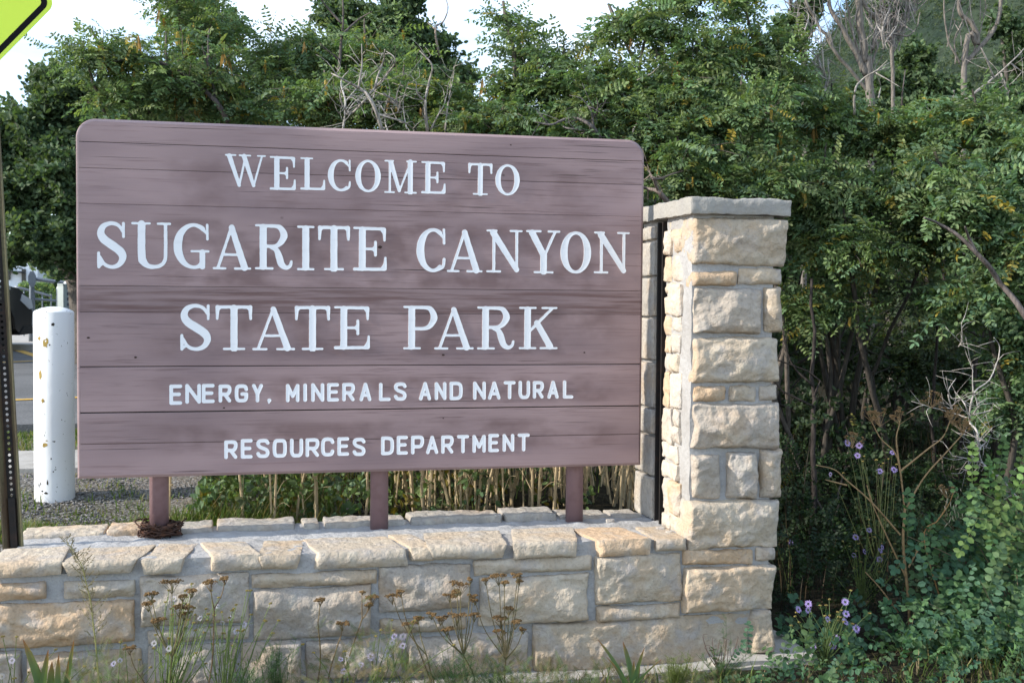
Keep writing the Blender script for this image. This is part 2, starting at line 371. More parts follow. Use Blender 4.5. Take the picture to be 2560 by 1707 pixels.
def roughbox(mb, x0, x1, y0, y1, z0, z1, res=.02, amp=.005, seed=0, col=None):
    lo = np.array([x0, y0, z0]); hi = np.array([x1, y1, z1]); c = (lo+hi)/2; h = (hi-lo)/2
    for a in range(3):
        for s in (-1, 1):
            u, v = [i for i in range(3) if i != a]
            nu = max(2, int(2*h[u]/res)); nv = max(2, int(2*h[v]/res)); U, Vv = np.meshgrid(np.linspace(-1, 1, nu), np.linspace(-1, 1, nv))
            P = np.zeros(U.shape+(3,)); P[..., a] = s; P[..., u] = U; P[..., v] = Vv; B = c+P*h
            B = B+np.stack([fbm(B*18+seed, 3, k) for k in range(3)], -1)*amp
            idx = np.arange(nu*nv).reshape(nv, nu); F = np.stack([idx[:-1, :-1], idx[:-1, 1:], idx[1:, 1:], idx[1:, :-1]], -1).reshape(-1, 4)
            if (s == -1) != (a == 1): F = F[:, ::-1]
            mb.add(B.reshape(-1, 3), F, col)

YF = 4.742
def px(x0, y0, x1, y1, Y=YF):
    m = (y0+y1)/2; n = (x0+x1)/2
    return atY(x0, m, Y)[0], atY(x1, m, Y)[0], atY(n, y1, Y)[2], atY(n, y0, Y)[2]
OR = (.49, .365, .25); CRM = (.475, .415, .335); GR = (.42, .375, .325); TAN = (.465, .39, .30)
wall = thing('stone_wall', (.5, 5.1, 0), 'low rock-faced sandstone wall with tall corner pillar carrying the brown sign', 'stone wall')
WT = .538
mb = MB()
rows = [(-60, 1462, 117, 1503, OR), (160, 1450, 337, 1494, CRM), (350, 1436, 623, 1562, GR), (369, 1567, 626, 1600, GR), (-60, 1505, 339, 1616, OR),
        (66, 1628, 356, 1735, TAN), (-60, 1628, 55, 1735, GR), (370, 1610, 590, 1735, GR), (627, 1430, 943, 1466, TAN), (634, 1468, 928, 1594, GR), (946, 1411, 1174, 1526, GR),
        (948, 1541, 1168, 1578, TAN), (600, 1603, 752, 1735, GR), (765, 1597, 1008, 1697, GR), (1016, 1585, 1320, 1688, GR),
        (1184, 1394, 1480, 1432, CRM), (1196, 1437, 1472, 1557, CRM), (1487, 1385, 1704, 1507, CRM), (1489, 1511, 1699, 1551, CRM), (1331, 1545, 1872, 1668, TAN)]
for i, (a, b, c_, d, cc) in enumerate(rows):
    x0, x1, z0, z1 = px(a, b, c_, d); hgt = z1-z0
    stone(mb, x0, x1, YF, YF+.10, z0, min(z1, .50), bulge=.040 if hgt > .12 else .024, seed=i+1, col=cc, under=.25)
# left end of the wall, seen only from the side
xl = -.905
for i, (y0, y1, z0, z1) in enumerate(((4.80, 5.10, .02, .22), (5.12, 5.40, .02, .22), (4.80, 5.0, .24, .44), (5.02, 5.40, .24, .44))):
    stone(mb, xl, xl+.1, y0, y1, z0, z1, axis='x', seed=60+i, bulge=.02)
mb.build('face_stones', STONE, wall, smooth=True)
# coping: (px x0, x1 of the front face, px y top, y bottom, top skew)
mb = MB()
cop = [(-150, -40, 1415, 1446, CRM), (-36, 150, 1413, 1443, CRM), (178, 352, 1405, 1436, CRM), (374, 470, 1399, 1436, CRM), (511, 634, 1392, 1428, CRM), (658, 757, 1390, 1423, TAN),
       (777, 1003, 1384, 1420, CRM), (1012, 1070, 1368, 1404, TAN), (1081, 1272, 1365, 1397, CRM), (1301, 1461, 1354, 1394, CRM), (1484, 1614, 1350, 1391, OR), (1640, 1716, 1347, 1378, TAN)]
for i, (a, b, y0, y1, cc) in enumerate(cop):
    x0, x1, z0, z1 = px(a, y0, b, y1, YF-.02)
    xa = max(x0, xl); dep = 5.02+RS.uniform(-.03, .02)
    stone(mb, xa, x1, YF-.018, dep, max(z0, .46), WT+.008+RS.uniform(-.007, .006), bulge=.015, seed=80+i, skew=RS.uniform(-.22, .22) if 0 < i < 11 else 0, taper=RS.uniform(-.05, .13) if 0 < i < 11 else 0, col=np.array(cc)*1.06, r=.004, under=.4, res=.008, amp=.6)
mb.build('coping_front', STONE, wall, smooth=True)
mb = MB(); xc = xl
bk = [(64, 270), (276, 415), (418, 533), (543, 733), (752, 792), (807, 1003), (1015, 1236), (1245, 1370), (1378, 1500), (1506, 1575)]
for i, (a, b) in enumerate(bk):
    x0 = atY(a, 1300, 5.43)[0]; x1 = atY(b, 1300, 5.43)[0]
    stone(mb, x0, x1, 5.265, 5.452, .40, WT+(.010, .022, .016, .020, .016, .018, .026, .028, .010, .004)[i], bulge=.006, seed=110+i, col=(OR if i == 1 else (CRM if i < 2 else (.37, .35, .32))), r=.009)  # stones right of the sunlit pair greyed: board's shadow painted in
x0, x1 = atY(-80, 1300, 5.43)[0], xl+.01
mb.build('coping_back', STONE, wall, smooth=True)
mb = MB()
roughbox(mb, xl+.03, 1.90, YF+.010, 5.40, -.2, .500, res=.02, amp=.004)
roughbox(mb, xl+.03, 1.90, YF+.014, 5.40, .45, .536, res=.012, amp=.006, seed=4)
mb.build('mortar', MORTAR, wall, smooth=True)
mb = MB(); roughbox(mb, -1.1, 2.32, 4.60, 5.46, -.25, .012, res=.03, amp=.006); roughbox(mb, 1.95, 2.42, 4.62, 5.5, -.25, .03, res=.03, amp=.004, seed=9)
mb.build('footing', CONC, wall, smooth=True)

# pillar
PX0, PX1, ZC = 1.868, 2.262, 1.905
pil = MB()
pst = [(1709, 1413, 1935, 1528, TAN), (1707, 1372, 1885, 1410, OR), (1889, 1366, 1938, 1400, GR), (1720, 1250, 1945, 1371, CRM),
       (1731, 1136, 1803, 1247, GR), (1816, 1128, 1891, 1246, GR), (1900, 1123, 1954, 1241, TAN), (1731, 1010, 1946, 1122, GR),
       (1734, 964, 1816, 1002, OR), (1822, 965, 1891, 1004, CRM), (1898, 962, 1944, 1000, GR), (1734, 845, 1946, 959, CRM),
       (1734, 722, 1902, 836, GR), (1908, 718, 1953, 828, TAN), (1734, 678, 1841, 715, OR), (1846, 671, 1956, 712, TAN), (1734, 545, 1961, 664, CRM),
       (1876, 1523, 1928, 1633, TAN)]
for i, (a, b, c_, d, cc) in enumerate(pst):
    x0, x1, z0, z1 = px(a, b, c_, d); side = x1 > 2.15
    stone(pil, x0, x1, YF-.004, YF+(.30 if side else .09), z0, z1, bulge=.04 if z1-z0 > .12 else .018, seed=140+i, col=cc, r=.013, amp=1.3)
# right flank (seen from the side only)
z = .05
while z < 1.85:
    hh = RS.uniform(.1, .2); stone(pil, 2.16, 2.29, 5.05, 5.42, z, min(z+hh, 1.88), seed=int(z*97)+200, bulge=.006); z += hh+.012
# left lit flank: ragged small stones, some spanning the whole strip
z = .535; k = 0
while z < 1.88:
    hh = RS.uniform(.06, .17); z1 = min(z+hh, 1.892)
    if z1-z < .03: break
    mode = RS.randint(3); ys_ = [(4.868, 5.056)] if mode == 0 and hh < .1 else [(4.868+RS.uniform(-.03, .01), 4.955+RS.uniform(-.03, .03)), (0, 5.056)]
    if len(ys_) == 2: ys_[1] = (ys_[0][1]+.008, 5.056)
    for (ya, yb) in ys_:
        cc = [(.55, .50, .44), (.58, .45, .32), (.52, .48, .43), (.56, .49, .39)][RS.randint(4)]  # paler than the front stones, so sunlight is painted into this strip
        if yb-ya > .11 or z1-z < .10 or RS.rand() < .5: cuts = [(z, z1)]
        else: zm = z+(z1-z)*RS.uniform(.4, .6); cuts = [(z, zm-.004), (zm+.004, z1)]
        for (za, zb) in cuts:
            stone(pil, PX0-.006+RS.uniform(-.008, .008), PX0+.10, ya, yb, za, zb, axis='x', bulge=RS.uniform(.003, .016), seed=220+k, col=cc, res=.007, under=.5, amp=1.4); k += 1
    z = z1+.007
# rear part of the left flank, its shade painted in as darker grey
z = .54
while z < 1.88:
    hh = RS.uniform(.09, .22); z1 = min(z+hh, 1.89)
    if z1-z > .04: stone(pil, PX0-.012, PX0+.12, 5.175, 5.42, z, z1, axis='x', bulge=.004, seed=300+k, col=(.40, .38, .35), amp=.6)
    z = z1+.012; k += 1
pil.build('pillar_stones', STONE, wall, smooth=True)
mb = MB()
roughbox(mb, PX0+.004, PX1-.02, YF+.007, 5.052, -.1, ZC+.01, res=.02, amp=.004)
roughbox(mb, PX0+.012, PX1-.02, 5.18, 5.40, -.1, ZC+.01, res=.02, amp=.004, seed=3)
roughbox(mb, 2.02, PX1-.03, 5.03, 5.20, -.1, ZC+.01, res=.04, amp=.004, seed=5)
mb.build('pillar_mortar', MORTAR, wall, smooth=True)
mb = MB(); stone(mb, PX0-.028, PX1+.036, YF-.045, 5.47, ZC+.008, ZC+.078, bulge=.004, seed=401, r=.006, col=(.36, .345, .31), amp=1.1)
o = mb.build('pillar_cap', CAPST, wall, smooth=True)
mb = MB()
box(mb, PX0-.006, 1.99, 5.085, 5.095, .53, ZC, bev=.002); box(mb, 1.985, 2.0, 5.095, 5.150, .53, ZC); box(mb, PX0-.004, 1.99, 5.152, 5.162, .53, ZC, bev=.002)
mb.build('steel_channel', DARKST, wall)

# ------------------------------------------------------------------ park sign
SX, SY, SZ, BW, BH, BT = -.6486, 5.1427, EYE-.7524, 2.44, 1.4772, .045
sign = thing('park_sign', (SX+BW/2, SY+.085, WT), 'large brown wooden plank board with carved white lettering on three round posts', 'sign')
def board():
    R, ch = .078, .012
    def outline(t, inset):
        # t in [0,1] -> half-width and height
        n = 60
    rows = []
    zs = list(np.linspace(0, BH-R, 200)); arc = np.linspace(0, math.pi/2, 14)[1:]
    for z_ in zs:
        rows.append((BW/2, z_, BW/2-ch, max(z_, ch)))
    for a in arc: rows.append((BW/2-R+R*math.cos(a), BH-R+R*math.sin(a), BW/2-R+(R-ch)*math.cos(a), BH-R+(R-ch)*math.sin(a)))
    joints = [.065, .137, .235, .462, .535, .687, .8155, .903]
    jz = [BH*(1-j) for j in joints]
    # front surface in strips, each strip's z levels
    mb = MB()
    inner_hw = lambda z_: BW/2-ch if z_ <= BH-R else BW/2-R+math.sqrt(max((R-ch)**2-(z_-(BH-R))**2, 0))
    outer_hw = lambda z_: BW/2 if z_ <= BH-R else BW/2-R+math.sqrt(max(R**2-(z_-(BH-R))**2, 0))
    lev = sorted([ch]+jz+[BH-ch]); gaps = [0]+[.0012, .0032, .0012, .0008, .0011, .0018, .0010, .0010][::-1]+[0]
    gaps = {0: 0, len(lev)-1: 0}
    gv = dict(zip(range(1, len(lev)-1), [.0009, .0024, .0018, .0007, .0009, .0006, .0007, .0012]))
    for i in range(len(lev)-1):
        z0 = lev[i]+gv.get(i, 0)/1.0; z1 = lev[i+1]-gv.get(i+1, 0)/1.0
        yo = RS.uniform(0, .0016); zz = np.unique(np.concatenate([np.linspace(z0, z1, 12), [z0+.002, z1-.002]]))
        nx = 50; V = []
        for z_ in zz:
            hw = inner_hw(z_) if z_ < BH-ch-1e-6 else BW/2-R
            e = min(z_-z0, z1-z_); yy = yo+(.0009*(1-e/.002) if (e < .002 and 0 < i < 99) else 0)
            for xx in np.linspace(-hw, hw, nx): V.append((xx, yy, z_))
        V = np.array(V); V[:, 1] += .0008*vnoise(np.stack([V[:, 0]*1.5, V[:, 2]*0+i*9, V[:, 2]*12], -1))
        n = len(zz); idx = np.arange(n*nx).reshape(n, nx)
        mb.add(V+[BW/2, 0, 0], np.stack([idx[:-1, :-1], idx[:-1, 1:], idx[1:, 1:], idx[1:, :-1]], -1).reshape(-1, 4), np.array([1, .985, .985])*(1.03, .95, 1.04, .98, .86, 1.0, 1.05, .97, 1.02)[i])
    # rim: chamfer + sides + back
    lp = [(-w, z_) for (w, z_, a, b) in rows][::-1]+[(w, z_) for (w, z_, a, b) in rows]
    li = [(-a, b) for (w, z_, a, b) in rows][::-1]+[(a, b) for (w, z_, a, b) in rows]
    n = len(lp); V = [(x+BW/2, .001, z_) for x, z_ in li]+[(x+BW/2, ch, z_) for x, z_ in lp]+[(x+BW/2, BT, z_) for x, z_ in lp]
    F = []
    for l in range(2):
        for k in range(n): F.append((l*n+k, l*n+(k+1) % n, (l+1)*n+(k+1) % n, (l+1)*n+k))
    mb.add(V, np.array(F))
    cen = len(V); mb.add([(x+BW/2, BT, z_) for x, z_ in lp], [np.array([[*range(n)]])])
    # black backing sheet that paints the shade in the open joints
    V2 = [(x*.999+BW/2, .006, z_) for x, z_ in li]; mb.add(V2, [np.array([[*range(n)][::-1]])], (0, 0, 0))
    mb.V = [v+np.array([SX, SY, SZ], np.float32) for v in mb.V]
    return mb
bm_ = board_material()
for nn in bm_.node_tree.nodes:
    if nn.type == 'TEX_COORD': TCN = nn
# object space of the board starts at its lower left corner
_b = board(); _b.V = [v-np.array([SX, SY, SZ], np.float32) for v in _b.V]
bo = _b.build('board', bm_, None); bo.parent = sign; bo.location = (SX-sign.location.x, SY-sign.location.y, SZ-sign.location.z)
for p_ in bo.data.polygons: p_.use_smooth = False
KN = M_('knot_dark', (.035, .018, .014), .8)
for (xx, yy, rr) in ((1108, 887, .0055), (1461, 881, .0042), (339, 893, .0048), (950, 618, .0075), (1277, 363, .0032), (1108, 1045, .003), (560, 1019, .004), (221, 844, .005)):
    c_ = atY(xx, yy, SY); an = np.linspace(0, 2*math.pi, 12)[:-1]; mb = MB(); mb.add([(c_[0]+rr*1.25*math.cos(q_)*RS.uniform(.8, 1.15), SY-.0012, c_[2]+rr*.8*math.sin(q_)*RS.uniform(.8, 1.15)) for q_ in an], [np.array([list(range(11))])])
    o = mb.build('knot', KN, None); o.parent = bo; o.matrix_parent_inverse = Matrix.Translation(-Vector((SX, SY, SZ)))
for (xx, yy) in ((396.5, 1330), (950.5, 1326), (1441.6, 1312)):
    c_ = atY(xx, yy, 5.19); mb = MB()
    lathe(mb, [(0, WT-.05), (.040, WT-.05), (.040, SZ+.6), (.0, SZ+.6)], (c_[0], 5.232, 0), 28)
    mb.build('post', SIGNB, sign, smooth=True)

# --- lettering: union of tapered strokes as a distance field, contoured to a mesh
def seg(p, q, r0, r1=None): return (np.array(p, float), np.array(q, float), r0, r0 if r1 is None else r1)
def path(pts, radii, smooth=True, k=None):
    pts = resample(pts, k or len(pts)*6) if smooth else np.array(pts, float)
    rr = np.interp(np.linspace(0, 1, len(pts)), np.linspace(0, 1, len(radii)), radii)
    return [seg(pts[i], pts[i+1], rr[i], rr[i+1]) for i in range(len(pts)-1)]
def ell(cx, cy, rx, ry, a0, a1, tk, tn, n=40):
    """elliptic stroke: thick on the flanks, thin at top and bottom"""
    an = np.radians(np.linspace(a0, a1, n)); c = np.abs(np.cos(an))**1.6; r = tn+(tk-tn)*c
    P = np.stack([cx+(rx-r)*np.cos(an), cy+(ry-r)*np.sin(an)], -1)
    return [seg(P[i], P[i+1], r[i], r[i+1]) for i in range(n-1)]
def serif_glyph(ch, a, T=.078, t=.036, s=.025):
    S = []; hz = lambda x0, x1, y, r=s: S.append(seg((max(x0, r), y), (min(x1, a-r), y), r))
    base, top = s, 1-s
    def stem(x, y0=.04, y1=.96, r=T): S.append(seg((x, y0+.03), (x, y1-.03), r))
    if ch == 'I': stem(a/2); hz(0, a, base); hz(0, a, top)
    elif ch == 'T':
        stem(a/2, 0, .97); hz(a*.22, a*.78, base); hz(0, a, 1-t, t)
        for sg in (0, 1):
            x = .045 if not sg else a-.045; S.append(seg((x, 1-t), (x+(-.01 if sg == 0 else .01), .70), .045, .028))
            xi = x+(.07 if sg == 0 else -.07); S.append(seg((x, .90), (xi, 1-t), .03, .03))
    elif ch in 'EL':
        xs = a*.27; stem(xs); hz(0, xs+.16, top if ch == 'L' else top); S.append(seg((t, t), (a-.06, t), t))
        hz(0, xs+.1, base)
        S.append(seg((a-.045, .05), (a-.03, .30), .045, .026)); S.append(seg((a-.12, t), (a-.045, .16), .03))
        if ch == 'E':
            S.append(seg((xs, 1-t), (a-.07, 1-t), t)); S.append(seg((a-.062, .95), (a-.055, .70), .045, .026)); S.append(seg((a-.14, 1-t), (a-.06, .86), .03))
            xm = a*.66; S.append(seg((xs, .5), (xm, .5), .030)); S.append(seg((xm, .36), (xm, .66), .032)); S.append(seg((xm-.06, .5), (xm, .56), .03)); S.append(seg((xm-.06, .5), (xm, .44), .03))
    elif ch == 'O': S += ell(a/2, .5, a/2, .5, 0, 360, .085, .034, 60)
    elif ch in 'CG':
        S += ell(a*.56, .5, a*.56, .5, 62 if ch == 'C' else 60, 300 if ch == 'C' else 296, .088, .036, 60)
        S.append(seg((a-.05, .97), (a-.045, .66), .028, .028)); S.append(seg((a*.72, .93), (a-.05, .78), .036, .03))
        if ch == 'C': S += path([(a*.72, .055), (a*.9, .13), (a-.04, .30)], [.036, .032, .03])
        else:
            xg = a*.80; S.append(seg((xg, .05), (xg, .37), .060)); hz(a*.50, a, .39); S.append(seg((a*.68, .05), (xg, .16), .038)); S.append(seg((xg+.03, .03), (xg+.03, .1), .028))
    elif ch == 'S':
        w = a; S += path([(w*.90, .78), (w*.72, .925), (w*.48, .962), (w*.24, .90), (w*.145, .76), (w*.25, .62), (w*.52, .50), (w*.79, .37), (w*.875, .24), (w*.76, .095), (w*.52, .038), (w*.27, .09), (w*.10, .26)],
                         [.030, .036, .038, .055, .07, .085, .088, .085, .07, .05, .036, .034, .03], k=60)
        S.append(seg((w*.90, .965), (w*.90, .68), .030, .028)); S.append(seg((w*.075, .035), (w*.07, .33), .032, .03)); S.append(seg((w*.08, .05), (w*.2, .11), .03))
    elif ch == 'U':
        x0, x1 = a*.26, a*.86
        S += path([(x0, .96), (x0, .3), (x0+.03, .16), (x0+.12, .065), (a*.55, .04), (x1-.12, .065), (x1-.03, .16), (x1, .32), (x1, .96)], [T, T, T*.98, .05, .04, .036, .036, t, t], k=70)
        hz(0, x0+T+.09, top); hz(x1-.16, a, top)
    elif ch == 'N':
        x0, x1 = a*.21, a*.84
        S.append(seg((x0, .03), (x0, .93), .033)); S.append(seg((x0-.02, .93), (x1, .07), .077, .06)); S.append(seg((x1, .04), (x1, .96), .033))
        hz(0, x0+.06, top); hz(0, x0+.15, base); hz(x1-.15, a, top)
    elif ch == 'M':
        x0, x1 = a*.17, a*.80; xm = a*.46
        S.append(seg((x0, .03), (x0, .95), .033)); S.append(seg((x0+.03, .93), (xm, .08), .072, .05)); S.append(seg((xm, .06), (x1, .93), .03)); S.append(seg((x1, .03), (x1, .96), T))
        hz(0, x0+.10, top); hz(0, x0+.13, base); hz(x1-.16, a, base); hz(x1-.1, a, top)
    elif ch == 'W':
        xs_ = [a*.11, a*.35, a*.475, a*.70, a*.90]
        S.append(seg((xs_[0], .95), (xs_[1], .07), .072, .05)); S.append(seg((xs_[1], .06), (a*.5, .92), .032)); S.append(seg((a*.47, .95), (xs_[3], .07), .072, .05)); S.append(seg((xs_[3], .06), (xs_[4], .95), .03))
        hz(0, a*.26, top); hz(a*.36, a*.62, top); hz(a*.80, a, top)
    elif ch == 'A':
        S.append(seg((a*.14, .04), (a*.47, .90), .032)); S.append(seg((a*.49, .93), (a*.82, .05), .062, .076)); S.append(seg((a*.3, .33), (a*.68, .33), .028))
        hz(0, a*.33, base); hz(a*.58, a, base)
    elif ch == 'Y':
        S.append(seg((a*.18, .94), (a*.52, .42), .074)); S.append(seg((a*.84, .95), (a*.56, .44), .032)); S.append(seg((a*.52, .04), (a*.52, .42), T))
        hz(0, a*.42, top); hz(a*.66, a, top); hz(a*.26, a*.78, base)
    elif ch in 'PR':
        xs = a*.24 if ch == 'P' else a*.22; stem(xs); hz(0, xs+.19 if ch == 'P' else xs+.20, base); hz(0, xs+.1, top)
        xb = a*.97 if ch == 'P' else a*.86; ym = .46 if ch == 'P' else .50
        pts = [(xs, 1-t), (xb*.6, 1-t), (xb-.16, .93), (xb-.075, (1+ym)/2+.01), (xb-.16, ym+.09), (xb*.6, ym+.02), (xs, ym+.02)]
        S += path(pts, [t, t, .055, .078, .055, t, t], k=44)
        if ch == 'R':
            S += path([(a*.42, .49), (a*.56, .44), (a*.64, .28), (a*.70, .12), (a*.82, .045), (a*.93, .09), (a*.965, .19)], [.03, .055, .075, .068, .045, .032, .026], k=40)
    elif ch == 'K':
        xs = a*.22; stem(xs); hz(0, xs+.19, base); hz(0, xs+.19, top)
        S.append(seg((xs, .38), (a*.84, .95), .033)); S.append(seg((a*.46, .62), (a*.80, .07), .068, .078)); hz(a*.60, a*.96, top); hz(a*.56, a, base)
    return S
def sans_glyph(ch, a, r=.088):
    S = []; L_ = lambda *p: S.extend(seg(p[i], p[i+1], r) for i in range(len(p)-1)); b, t, x0, x1 = r, 1-r, r, a-r; m = .52
    P_ = lambda pts: S.extend(path(pts, [r, r], k=len(pts)*5))
    if ch == 'E': L_((x1, b), (x0, b), (x0, t), (x1, t)); L_((x0, m), (x1-.06, m))
    elif ch == 'N': L_((x0, b), (x0, t), (x1, b), (x1, t))
    elif ch == 'R': L_((x0, b), (x0, t)); P_([(x0, t), (x1-.12, t), (x1, .86-.03), (x1, .62), (x1-.12, .47), (x0, .47)]); L_((a*.5, .45), (x1, b))
    elif ch == 'P': L_((x0, b), (x0, t)); P_([(x0, t), (x1-.12, t), (x1, .83), (x1, .58), (x1-.12, .42), (x0, .42)])
    elif ch == 'G': P_([(x1, .72), (x1-.06, .87), (a*.5, t), (x0+.07, .87), (x0, .7), (x0, .3), (x0+.07, .13), (a*.5, b), (x1-.06, .13), (x1, .3), (x1, .46)]); L_((a*.55, .46), (x1, .46))
    elif ch == 'C': P_([(x1, .74), (x1-.06, .87), (a*.5, t), (x0+.07, .87), (x0, .7), (x0, .3), (x0+.07, .13), (a*.5, b), (x1-.06, .13), (x1, .27)])
    elif ch == 'S': P_([(x1, .78), (x1-.08, .89), (a*.5, t), (x0+.06, .87), (x0, .73), (x0+.08, .59), (a*.5, .51), (x1-.07, .42), (x1, .27), (x1-.07, .12), (a*.5, b), (x0+.07, .12), (x0, .23)])
    elif ch == 'O': P_([(a*.5, t), (x0+.07, .88), (x0, .7), (x0, .3), (x0+.07, .12), (a*.5, b), (x1-.07, .12), (x1, .3), (x1, .7), (x1-.07, .88), (a*.5, t)])
    elif ch == 'U': P_([(x0, t), (x0, .55), (x0, .3), (x0+.08, .12), (a*.5, b), (x1-.08, .12), (x1, .3), (x1, .55), (x1, t)])
    elif ch == 'D': L_((x0, b), (x0, t)); P_([(x0, t), (a*.55, t), (x1-.06, .84), (x1, .66), (x1, .34), (x1-.06, .16), (a*.55, b), (x0, b)])
    elif ch == 'Y': L_((x0, t), (a*.5, .45), (a*.5, b)); L_((x1, t), (a*.5, .45))
    elif ch == 'M': L_((x0, b), (x0, t), (a*.5, .33), (x1, t), (x1, b))
    elif ch == 'I': S.append(seg((a/2, b), (a/2, t), min(r, a/2)))
    elif ch == 'A': L_((x0, b), (a*.5, t), (x1, b)); L_((a*.28, .33), (a*.72, .33))
    elif ch == 'L': L_((x0, t), (x0, b), (x1, b))
    elif ch == 'T': L_((x0, t), (x1, t)); L_((a*.5, t), (a*.5, b))
    elif ch == ',': S.append(seg((a*.5, .62), (a*.42, .15), .36, .12))
    return S
def glyph_mesh(S, w, h, k=.009):
    pad = .03; n = int(56 if h > .12 else 38); a = w/h; st = 1.0/n
    xs = np.arange(-pad, a+pad+st, st); ys = np.arange(-pad, 1+pad+st, st); X, Y = np.meshgrid(xs, ys); D = np.full(X.shape, 9.)
    for (p, q_, r0, r1) in S:
        d = q_-p; ll = max(d@d, 1e-9); tt = np.clip(((X-p[0])*d[0]+(Y-p[1])*d[1])/ll, 0, 1)
        D2 = np.hypot(X-p[0]-tt*d[0], Y-p[1]-tt*d[1])-(r0+(r1-r0)*tt)
        hh = np.clip(.5+.5*(D-D2)/k, 0, 1); D = D*(1-hh)+D2*hh-k*hh*(1-hh)
    D += .004*vnoise(np.stack([X*14, Y*14, X*0+S[0][0][0]*50], -1))
    vid = {}; V = []; F = []; E = {}
    def gv(i, j):
        key = (i, j)
        if key not in vid: vid[key] = len(V); V.append((X[i, j], Y[i, j], D[i, j]))
        return vid[key]
    def ev(i, j, i2, j2):
        key = (i, j, i2, j2) if (i, j) < (i2, j2) else (i2, j2, i, j)
        if key not in vid:
            a_, b_ = D[key[0], key[1]], D[key[2], key[3]]; t_ = min(max(a_/(a_-b_), .02), .98)
            vid[key] = len(V); V.append((X[key[0], key[1]]*(1-t_)+X[key[2], key[3]]*t_, Y[key[0], key[1]]*(1-t_)+Y[key[2], key[3]]*t_, 0.))
        return vid[key]
    ins = D < 0
    skirt = []
    for i in range(D.shape[0]-1):
        for j in range(D.shape[1]-1):
            c4 = [(i, j), (i, j+1), (i+1, j+1), (i+1, j)]; fl = [ins[c] for c in c4]; s_ = sum(fl)
            if s_ == 0: continue
            if s_ == 4: F.append([gv(*c) for c in c4]); continue
            poly = []
            for m_ in range(4):
                A_, B_ = c4[m_], c4[(m_+1) % 4]
                if fl[m_]: poly.append(('v', gv(*A_)))
                if fl[m_] != fl[(m_+1) % 4]: poly.append(('e', ev(*A_, *B_)))
            F.append([v for _, v in poly])
            ed = [v for _, v in poly]; ty = [t_ for t_, _ in poly]
            for m_ in range(len(ed)):
                if ty[m_] == 'e' and ty[(m_+1) % len(ed)] == 'e': skirt.append((ed[m_], ed[(m_+1) % len(ed)]))
    V = np.array(V); n0 = len(V)
    dep = np.clip(-V[:, 2]/.05, 0, 1); out = np.stack([V[:, 0]*h, -.0014+.0005*dep, V[:, 1]*h], -1)
    sk = np.stack([V[:, 0]*h, np.full(n0, .003), V[:, 1]*h], -1)
    out = np.concatenate([out, sk]); F += [[a_, b_, b_+n0, a_+n0][::-1] for a_, b_ in skirt]
    return out, F
TEXT = []
def z1(z, ox, oy, sc, items):
    return [(c, ox+a/sc, oy+b/sc, ox+c2/sc, oy+d/sc) for (c, a, b, c2, d) in items]
A4 = lambda it: z1(0, 180, 280, 3.2667, it); A5 = lambda it: z1(0, 900, 280, 3.0947, it); A6 = lambda it: z1(0, 180, 740, 3.2667, it); A7 = lambda it: z1(0, 900, 740, 3.0947, it); A2 = lambda it: z1(0, 850, 0, 2.735, it)
TEXT.append(('s', 'raised white serif lettering WELCOME TO', A4([('W', 1248, 350, 1583, 620), ('E', 1615, 365, 1828, 638), ('L', 1865, 375, 2068, 638), ('C', 2090, 388, 2280, 648)]) +
    A2([('O', 105, 1095, 278, 1315), ('M', 303, 1098, 525, 1322), ('E', 556, 1106, 722, 1325), ('T', 877, 1118, 1042, 1333), ('O', 1063, 1125, 1228, 1337)])))
TEXT.append(('s', 'raised white serif lettering SUGARITE CANYON', A4([('S', 200, 895, 445, 1280), ('U', 483, 902, 810, 1280), ('G', 830, 910, 1123, 1282), ('A', 1148, 918, 1465, 1287), ('R', 1493, 920, 1803, 1287), ('I', 1838, 930, 1980, 1293), ('T', 2008, 932, 2270, 1293)]) +
    [('E', 883, 568, 967, 677)] + A5([('C', 438, 900, 665, 1238), ('A', 672, 908, 950, 1240), ('N', 977, 912, 1257, 1242), ('Y', 1283, 916, 1548, 1248), ('O', 1552, 925, 1787, 1250), ('N', 1810, 928, 2085, 1250)])))
TEXT.append(('s', 'raised white serif lettering STATE PARK', A6([('S', 878, 65, 1138, 447), ('T', 1173, 77, 1472, 440), ('A', 1472, 83, 1822, 442), ('T', 1820, 82, 2108, 440)]) + [('E', 835, 765.5, 925, 873)] +
    A7([('P', 335, 77, 605, 412), ('A', 575, 83, 880, 413), ('R', 907, 82, 1197, 413), ('K', 1230, 84, 1530, 411)])))
TEXT.append(('n', 'raised white plain lettering ENERGY, MINERALS AND NATURAL', A6([('E', 795, 722, 900, 887), ('N', 925, 717, 1053, 877), ('E', 1060, 717, 1165, 873), ('R', 1197, 722, 1300, 868), ('G', 1330, 720, 1438, 867), ('Y', 1470, 717, 1560, 867), (',', 1592, 835, 1630, 880),
    ('M', 1747, 717, 1857, 865), ('I', 1888, 713, 1920, 862), ('N', 1953, 711, 2060, 862), ('E', 2083, 710, 2180, 860), ('R', 2207, 709, 2308, 858)]) +
    A7([('A', -4, 670, 88, 812), ('L', 147, 670, 237, 811), ('S', 263, 667, 360, 808), ('A', 457, 664, 550, 806), ('N', 578, 665, 668, 803), ('D', 693, 662, 793, 803), ('N', 875, 661, 973, 801), ('A', 990, 660, 1087, 800), ('T', 1112, 657, 1203, 797), ('U', 1227, 655, 1315, 795), ('R', 1337, 657, 1420, 792), ('A', 1450, 655, 1537, 793), ('L', 1570, 652, 1650, 792)])))
